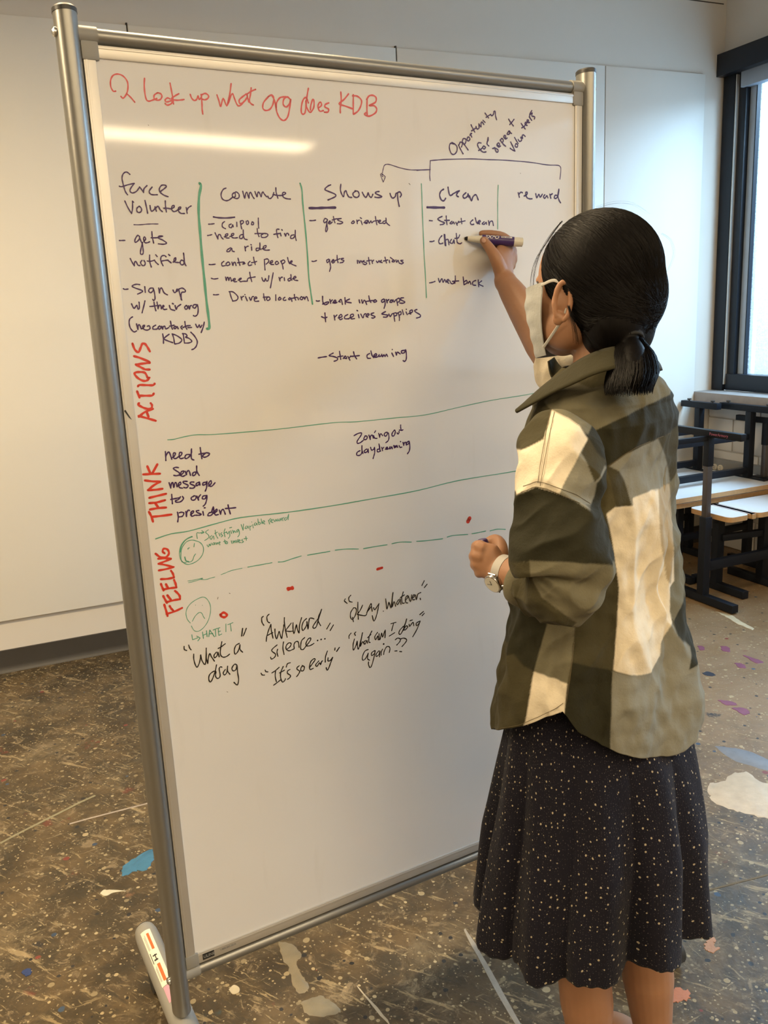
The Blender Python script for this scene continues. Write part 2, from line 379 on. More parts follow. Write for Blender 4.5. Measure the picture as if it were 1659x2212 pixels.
# window wall: piers between three windows, spandrel below, lintel above
bx = [(UW, UW+.22, NF, NB, HEAD, HC), (UW, UW+.22, NF, NB, 0, SILL)]
edges = [NB] + [e for w0 in WIN for e in w0] + [NF]
bx += [(UW, UW+.22, WIN[0][1]-0, WIN[0][1]-.0001, SILL, HEAD)]
for a, c in ((NB, WIN[0][0]+.14), (WIN[0][1], WIN[1][0]), (WIN[1][1], WIN[2][0]), (WIN[2][1], NF)):
    if a - c > .01: bx.append((UW, UW+.22, c, a, SILL, HEAD))
wall_right = roomobj('wall_right', bx, M['wall_side'])
# painted concrete blocks below the sill
rng = random.Random(4); me0 = None
for r in range(5):
    z0 = .004 + r*.1975
    z1 = min(z0 + .1895, SILL - .004)
    if z1 - z0 < .05: continue
    for c in range(9):
        n1 = NB - .004 - c*.40 + (.20 if r % 2 else 0); n0 = n1 - .392; n1 = min(n1, NB-.004)
        if n1 - n0 < .05: continue
        d = rng.uniform(0, .0015)
        roomobj('block', [(UW-.012-d, UW+.001, n0, n1, z0, z1)], M['wall_side'], wall_right, bev=.004)
# tack panels on the back wall, with open joints
PZ0, PZ1 = .243, 2.712
ue = [-4.45, -3.0, -1.78, -.562, .669, 1.903, 3.118, 3.806]
for i in range(len(ue)-1):
    roomobj('panel', [(ue[i]+.003, ue[i+1]-.003, NB-.016, NB+.001, PZ0, PZ1)], M['panel'], wall_back, bev=.002)
o = roomobj('joint', [(ULF, 3.93, NB-.0015, NB+.001, 3.078, 3.083)], M['seam'], wall_back)
tag(o, 'dark horizontal joint high on the wall')
o = roomobj('joint', [(u-.0035, u+.0035, NB-.012, NB+.001, 2.66, 2.722) for u in (.669, 1.903)], M['seam'], wall_back)
tag(o, 'dark open joints between the panel tops')
# baseboard with a curved toe
mb = MB(); prof = [(0, 0), (-.016, 0), (-.013, .006), (-.007, .014), (-.005, .03), (-.005, .102), (0, .104)]
mb.prism(prof, RW(ULF, NB, 0), NX, Vector((0, 0, 1)), UX, UW-ULF)
tag(mb.build('baseboard_back', M['rubber'], angle=50), kind='structure')
# window_1 and its siblings
def window(idx, n0, n1):
    root = empty('window_%d' % idx, RW(UW, (n0+n1)/2, SILL)); root['kind'] = 'structure'
    O = RW(UW, (n0+n1)/2, SILL)
    rot = Matrix.Rotation(WA, 3, 'Z')
    def part(name, boxes, mat, bev=.002, par=root):
        m = MB()
        for b in boxes: m.box((b[0], b[2], b[4]), (b[1], b[3], b[5]), bev=bev, rot=rot)
        return m.build(name, mat, par, off=O)
    e = n0 + (.14 if idx == 1 else 0.03)
    fr = part('outer_frame', [(UW-.005, UW+.09, n0+.055, e, .955, 2.80), (UW-.005, UW+.09, n1-.03, n1+.05, .955, 2.80),
                              (UW+.02, UW+.12, n0-.005, n0+.045, .955, 2.76)], M['frame_dark'])
    part('header_box', [(UW-.055, UW+.10, n1-.04, e+.035, 2.705, 2.822)], M['frame_dark'], .004)
    part('frame_bead', [(UW-.002, UW+.02, n0+.046, n0+.052, .99, 2.70)], M['alu'], 0, fr)
    part('bottom_rail', [(UW+.01, UW+.11, n1, n0+.05, .955, 1.052)], M['frame_dark'], .004)
    part('inner_sash', [(UW+.05, UW+.10, n0-.050, n0-.006, 1.052, 2.70), (UW+.05, UW+.10, n1+.05, n1+.09, 1.052, 2.70)], M['frame_in'])
    part('sash_gasket', [(UW+.048, UW+.10, n0-.057, n0-.050, 1.052, 2.70)], M['frame_dark'], 0)
    part('pane', [(UW+.075, UW+.081, n1+.05, n0-.02, 1.05, 2.72)], M['glass'], 0)
    part('rolled_blind', [(UW+.00, UW+.055, n1+.02, n0+.02, 2.625, 2.707)], M['blind'], .003)
for i, (a, c) in enumerate(WIN): window(i+1, a, c)
mb = MB(); rot = Matrix.Rotation(WA, 3, 'Z')
mb.box((UW-.148, NF+2, SILL), (UW+.03, NB-.002, .953), bev=.004, rot=rot)
tag(mb.build('trim_1', M['stone']), kind='structure')
# grey raceway with a double socket
t = empty('cable_raceway', RW(UW-.012, 3.2, .33)); tag(t, 'grey metal cable raceway along the block wall under the window', 'raceway')
O = t.location.copy()
m = MB(); m.box((UW-.060, .5, .30), (UW-.014, 3.985, .545), bev=.004, rot=rot); m.build('channel', M['raceway'], t, off=O)
for k, nn in enumerate((3.893, 3.848)):
    m = MB(); m.cyl(RW(UW-.066, nn, .497), RW(UW-.058, nn, .497), .0185, 28); s = m.build('socket', M['ivory'], t, off=O)
    m = MB()
    for dz in (.006, -.006): 
        for dn in (.005, -.005): m.box((UW-.0675, nn+dn-.001, .497+dz-.003), (UW-.0655, nn+dn+.001, .497+dz+.003), rot=rot)
    m.build('slot', M['slot'], s, off=O)

# ------------------------------------------------------------------ paint marks on the floor (flat dried paint)
def blot(name, label, pts, col, par, th=.0012, jit=.0, rough=.45):
    P = crom([Vector((p[0], p[1], 0)) for p in pts] + [Vector((pts[0][0], pts[0][1], 0))], 5)[:-1]
    r = random.Random(hash(label) % 1000 if False else len(label)*7+len(pts)); mb = MB()
    P = [p + Vector((r.uniform(-jit, jit), r.uniform(-jit, jit), 0)) for p in P]
    n = len(P); c = sum(P, Vector())/n
    v = [p for p in P] + [lerp(p, c, .03) + Vector((0, 0, th)) for p in P]
    f = [(i, (i+1) % n, n+(i+1) % n, n+i) for i in range(n)] + [tuple(range(n, 2*n))]
    mb.add(v, f); mat = simple('paint_'+name+str(len(bpy.data.materials)), col, rough, var=.25, scale=30, bump=.3)
    o = mb.build(name, mat, par); tag(o, label); return o
blot('paint_splotch', 'blue paint splotch by the left post', [(-0.7814,2.1062), (-0.7871,2.158), (-0.7569,2.2028), (-0.7301,2.2294), (-0.712,2.206), (-0.708,2.1691), (-0.717,2.1321), (-0.741,2.1338), (-0.7603,2.1188)], (.045, .16, .26), floor, jit=.004)
blot('paint_splotch', 'small dark blue paint spot', [(-0.9196,1.7583), (-0.9142,1.7698), (-0.9016,1.769), (-0.8951,1.7553), (-0.9029,1.7469)], (.02, .04, .13), floor, jit=.002)
blot('paint_splotch', 'big cream paint spill right of the skirt', [(0.9926,2.4425), (1.0331,2.4445), (1.0886,2.4901), (1.1365,2.4973), (1.1607,2.4334), (1.2189,2.4012), (1.1393,2.2316), (1.0665,2.2517), (1.0118,2.2852), (0.9703,2.3285), (0.9684,2.3828)], (.42, .35, .26), floor, jit=.006)
blot('paint_splotch', 'orange paint splotch behind the legs', [(0.578,1.6064), (0.6042,1.6169), (0.6278,1.6074), (0.6184,1.5869), (0.5909,1.5781), (0.5745,1.5869)], (.42, .16, .08), floor, jit=.004)
blot('paint_splotch', 'jagged orange paint splotch beside the skirt hem', [(0.7167,1.748), (0.7389,1.7714), (0.7463,1.7616), (0.7371,1.7436), (0.7443,1.731), (0.7227,1.7203), (0.7111,1.7301)], (.40, .20, .10), floor, jit=.004)
blot('paint_splotch', 'grey-blue patch on the floor by the window side', [(1.0989,2.6712), (1.1755,2.6448), (1.2355,2.5709), (1.242,2.4822), (1.1823,2.5163), (1.1183,2.5817)], (.15, .16, .18), floor, .0006, jit=.003)
PURP = (.17, .05, .09)
blot('paint_streak', 'dull purple paint streak', [(1.3599,3.5513), (1.3836,3.5376), (1.3741,3.5013), (1.3547,3.5037)], PURP, floor, jit=.003)
blot('paint_streak', 'dull purple paint streak', [(1.456,3.5341), (1.4869,3.5195), (1.4703,3.4634), (1.4457,3.4874)], PURP, floor, jit=.004)
blot('paint_streak', 'dull purple paint streak', [(1.4423,3.3506), (1.4736,3.3324), (1.4673,3.2899), (1.4418,3.3071)], PURP, floor, jit=.004)
blot('paint_streak', 'dull purple paint streak', [(1.5097,3.4277), (1.5405,3.3886), (1.565,3.3461), (1.5276,3.3407)], PURP, floor, jit=.004)
blot('paint_streak', 'dull purple paint streak', [(1.2421,3.0176), (1.2938,2.9921), (1.2947,2.9644), (1.2541,2.9765)], PURP, floor, jit=.004)
blot('paint_streak', 'dull purple paint streak', [(1.267,2.9478), (1.312,2.9393), (1.3195,2.908), (1.2874,2.8888)], PURP, floor, jit=.004)
blot('paint_streak', 'black paint mark with a pale centre', [(1.2758,3.2649), (1.3046,3.2756), (1.3218,3.2412), (1.2986,3.2301), (1.2784,3.2415)], (.02, .02, .03), floor, jit=.002)
blot('paint_streak', 'cream paint drag mark', [(1.6031,3.9658), (1.6504,3.9196), (1.6657,3.8213), (1.6848,3.7329), (1.6669,3.7113), (1.6351,3.8005), (1.6206,3.8846)], (.50, .44, .30), floor, jit=.004)
blot('paint_streak', 'long pale tape strip by the skirt hem', [(0.1502,1.8278), (0.1574,1.8306), (0.2002,1.6946), (0.2414,1.5405), (0.2308,1.5362), (0.188,1.6839)], (.30, .27, .22), floor, .0006, jit=.0015)
blot('paint_streak', 'thin diagonal scrape line in front of the board', [(-0.1137,1.6687), (-0.1051,1.6599), (-0.043,1.5668), (-0.049,1.5647)], (.40, .34, .24), floor, .0006, jit=.001)
blot('paint_splotch', 'pale smeared paint patch in front of the board', [(-0.3115,1.8226), (-0.2785,1.8125), (-0.2504,1.7764), (-0.2585,1.7422), (-0.2302,1.6898), (-0.2248,1.6616), (-0.2512,1.6604), (-0.269,1.7136), (-0.2916,1.7638)], (.20, .165, .105), floor, .0006, jit=.003)
blot('paint_splotch', 'pale smeared paint patch near the floor shadow', [(-0.2379,1.6286), (-0.1972,1.6436), (-0.1648,1.6243), (-0.1481,1.5971), (-0.1834,1.5864), (-0.2249,1.5952)], (.19, .16, .105), floor, .0006, jit=.003)
blot('paint_splotch', 'round cream paint drop in front of the board', [(-0.4083,1.6754), (-0.3987,1.6888), (-0.3844,1.6796), (-0.3833,1.6657), (-0.3964,1.661)], (.46, .40, .28), floor)
blot('paint_splotch', 'white paint figure on the left floor', [(-0.819,2.0403), (-0.8129,2.0533), (-0.7922,2.0518), (-0.7498,2.045), (-0.7836,2.0397), (-0.8,2.0276)], (.55, .50, .36), floor, jit=.001)
# expansion joint / scored line across the right of the floor
def strip(label, a, c, wd, col, th=.0007):
    a = Vector((*a, 0)); c = Vector((*c, 0)); d = (c-a).normalized(); s = Vector((-d.y, d.x, 0))*wd/2
    mb = MB(); k = max(2, int((c-a).length/.05)); rr = random.Random(len(label)); vv = []
    for i in range(k+1):
        p = lerp(a, c, i/k) + s.normalized()*rr.uniform(-wd*.25, wd*.25); vv += [p-s+Vector((0, 0, th)), p+s+Vector((0, 0, th))]
    mb.add(vv, [(2*i, 2*i+2, 2*i+3, 2*i+1) for i in range(k)])
    tag(mb.build('scored_line', simple('line'+str(len(bpy.data.materials)), col, .6, var=.3, scale=40), floor), label)
strip('brown scored line crossing the right floor', (0.6781,1.9077), (1.0323,2.0036), .006, (.13, .085, .03))
strip('thin pale line across the left floor', (-1.1996,2.2949), (-0.9925,2.5413), .010, (.25, .22, .13))
strip('thin pale line across the left floor', (-1.0206,2.3812), (-0.8005,2.4762), .008, (.36, .30, .24))

# ------------------------------------------------------------------ mobile whiteboard
wb = empty('mobile_whiteboard', BW(.83, 0, 0), BA)
tag(wb, 'large silver-framed mobile whiteboard covered in red, purple, green and black handwriting', 'whiteboard')
OB = (.83, 0, 0)
SL, SR = .3015, 1.3575      # post centres
def post(s0):
    mb = MB()
    mb.tube([(s0, .007, .145), (s0, .007, 1.972)], [(.018, .024)]*2, 32, up=(1, 0, 0)); p = mb.build('post', M['silver'], wb, off=OB)
    mb = MB(); mb.tube([(s0, .007, 1.972), (s0, .007, 1.978), (s0, .007, 1.981)], [(.0187, .0247), (.0187, .0247), (.016, .022)], 32, up=(1, 0, 0)); mb.build('end_cap', M['cap'], p, off=OB)
    for z in (1.9435, .2235):
        sg = -1 if s0 < .8 else 1
        mb = MB(); mb.tube([(s0+sg*.017, .004, z), (s0+sg*.0205, .004, z), (s0+sg*.023, .004, z)], [.0075, .0075, .004], 16); mb.build('screw', M['screw'], p, off=OB)
    return p
post(SL); post(SR)
for z in (1.9435, .2235):
    mb = MB(); mb.cyl((SL+.012, .007, z), (SR-.012, .007, z), .0118, 28); tb = mb.build('cross_tube', M['silver'], wb, off=OB)
    for a, c in ((SL+.010, SL+.044), (SR-.044, SR-.010)):
        mb = MB(); mb.cyl((a, .007, z), (c, .007, z), .0140, 28); mb.build('collar', M['silver_pl'], tb, off=OB)
# panel and its aluminium edging
ZT, ZB, XL, XR = 1.910, .264, .339, 1.320
mb = MB(); mb.box((XL-.012, .0, ZB-.012), (XR+.012, .016, ZT+.012)); mb.build('writing_panel', M['board'], wb, off=OB, smooth=False)
fw_ = .0195
def trimp(x0, x1, z0, z1):
    mb = MB(); mb.box((x0, -.0035, z0), (x1, .0185, z1), bev=.0022)
    if x1-x0 > z1-z0: mb.box((x0, -.0042, (z0+z1)/2+.004), (x1, -.003, z1-.003), bev=.0005)
    else: mb.box((x0+.003, -.0042, z0), ((x0+x1)/2-.003, -.003, z1), bev=.0005)
    return mb.build('edge_strip', M['alu'], wb, off=OB)
trimp(XL-.004, XR+.004, ZT, ZT+fw_); e_bot = trimp(XL-.004, XR+.004, ZB-fw_-.004, ZB)
trimp(XL-fw_, XL, ZB-.004, ZT+.004); trimp(XR, XR+fw_, ZB-.004, ZT+.004)
for x0, z0 in ((XL-fw_-.002, ZT-.004), (XR-.006, ZT-.004), (XL-fw_-.002, ZB-fw_-.007), (XR-.006, ZB-fw_-.007)):
    mb = MB(); mb.box((x0, -.0055, z0), (x0+fw_+.008, .0205, z0+fw_+.009), bev=.004); mb.build('corner_cap', M['silver_pl'], wb, off=OB)
# brand plate on the bottom strip, reading ULINE
def text_mesh(body, size, mat, name, parent, org, ax, ay, bold=True, th=.0004, shear=0.0, off=OB):
    cu = bpy.data.curves.new('t', 'FONT'); cu.body = body; cu.size = size; cu.extrude = th; cu.resolution_u = 3; cu.shear = shear
    if bold: cu.offset = size*.012
    ob = bpy.data.objects.new('t', cu); COL.objects.link(ob)
    dg = bpy.context.evaluated_depsgraph_get(); me = bpy.data.meshes.new_from_object(ob.evaluated_get(dg))
    bpy.data.objects.remove(ob); az = ax.cross(ay)
    for v in me.vertices: v.co = Vector(org) + ax*v.co.x + ay*v.co.y + az*v.co.z - Vector(off)
    me.materials.clear(); me.materials.append(mat)
    o = bpy.data.objects.new(name, me); COL.objects.link(o); o.parent = parent; return o
X1, Z1 = Vector((1, 0, 0)), Vector((0, 0, 1))
mb = MB(); mb.box((.3525, -.0048, .2465), (.3765, -.0040, .2600)); bp_ = mb.build('brand_plate', M['printblack'], wb, off=OB, smooth=False)
tag(bp_, 'black brand plate at the lower left corner')
text_mesh('ULINE', .0085, M['silver_pl'], 'lettering', bp_, (.3540, -.0049, .2505), X1, Z1)
text_mesh('1-800-295-5510', .0052, M['raceway'], 'printed_number', wb, (.389, -.0046, .2520), X1, Z1, bold=False)
# feet: rounded tubes across the board with castors
def foot(s0):
    y0, y1 = -.35, .325
    mb = MB(); ys = [y0, y0+.006, y0+.02] + [lerp(y0+.04, y1-.04, k/6) for k in range(7)] + [y1-.02, y1-.006, y1]
    rr = [(.018, .016), (.024, .023), (.027, .0255)] + [(.028, .0265)]*7 + [(.027, .0255), (.024, .023), (.018, .016)]
    mb.tube([(s0, y, .1135) for y in ys], rr, 28, up=(0, 0, 1)); f = mb.build('foot', M['silver_pl'], wb, off=OB)
    mb = MB(); mb.tube([(s0, y1-.004, .1135), (s0, y1+.003, .1135)], [(.0235, .0222), (.019, .017)], 24, up=(0, 0, 1)); mb.build('foot_cap', M['cap'], f, off=OB)
    for y in (y0+.05, y1-.06):
        mb = MB(); mb.cyl((s0, y, .060), (s0, y, .092), .008, 12); mb.box((s0-.014, y-.018, .040), (s0+.014, y+.012, .066), bev=.004); fk = mb.build('caster', M['cap'], f, off=OB)
        mb = MB(); mb.cyl((s0-.011, y-.008, .030), (s0+.011, y-.008, .030), .030, 24); mb.build('wheel', M['cap'], fk, off=OB)
    return f
fL = foot(SL); foot(SR)
# warning sticker wrapped on the left foot
def foot_patch(name, y0, y1, a0, a1, mat, par, lift=.0004, k=8):
    vs = []; fs = []
    for i in range(k+1):
        a = math.radians(lerp(a0, a1, i/k)); 
        for y in (y0, y1): vs.append((SL + (.0265+lift)*math.sin(a), y, .1135 + (.028+lift)*math.cos(a)))
    for i in range(k): fs.append((2*i, 2*i+1, 2*i+3, 2*i+2))
    return MB().add(vs, fs).build(name, mat, par, off=OB)
st = foot_patch('warning_sticker', .095, .285, -38, 12, M['sticker'], fL); tag(st, 'white warning sticker with orange bars')
foot_patch('orange_bar', .215, .272, -14, -2, M['orange'], st, .0008, 3); foot_patch('orange_bar', .108, .165, -20, -6, M['orange'], st, .0008, 3)
for a, y0, y1 in ((-24, .215, .270), (-29, .215, .265), (-27, .11, .16), (-31, .11, .155)): foot_patch('print_line', y0, y1, a-1, a+1, M['raceway'], st, .0008, 1)
foot_patch('falling_figure_icon', .176, .181, -24, -6, M['printblack'], st, .0008, 3)
foot_patch('falling_figure_icon', .181, .197, -15, -11, M['printblack'], st, .0008, 2); foot_patch('falling_figure_icon', .192, .196, -24, -4, M['printblack'], st, .0008, 2)
foot_patch('falling_figure_icon', .170, .207, -33, -30, M['printblack'], st, .0008, 1)
pt = foot_patch('pink_tape', .045, .093, -34, 10, M['pink'], fL); tag(pt, 'strip of pink tape')
# scuff on the left edge strip
mb = MB(); mb.add([(0.3201,-0.0052,1.3571), (0.3226,-0.0052,1.3592), (0.3316,-0.0052,1.3409), (0.3273,-0.0052,1.3453)], [(0, 1, 2, 3)])
tag(mb.build('scuff_mark', M['printblack'], wb, off=OB), 'dark diagonal scuff on the left edge strip')

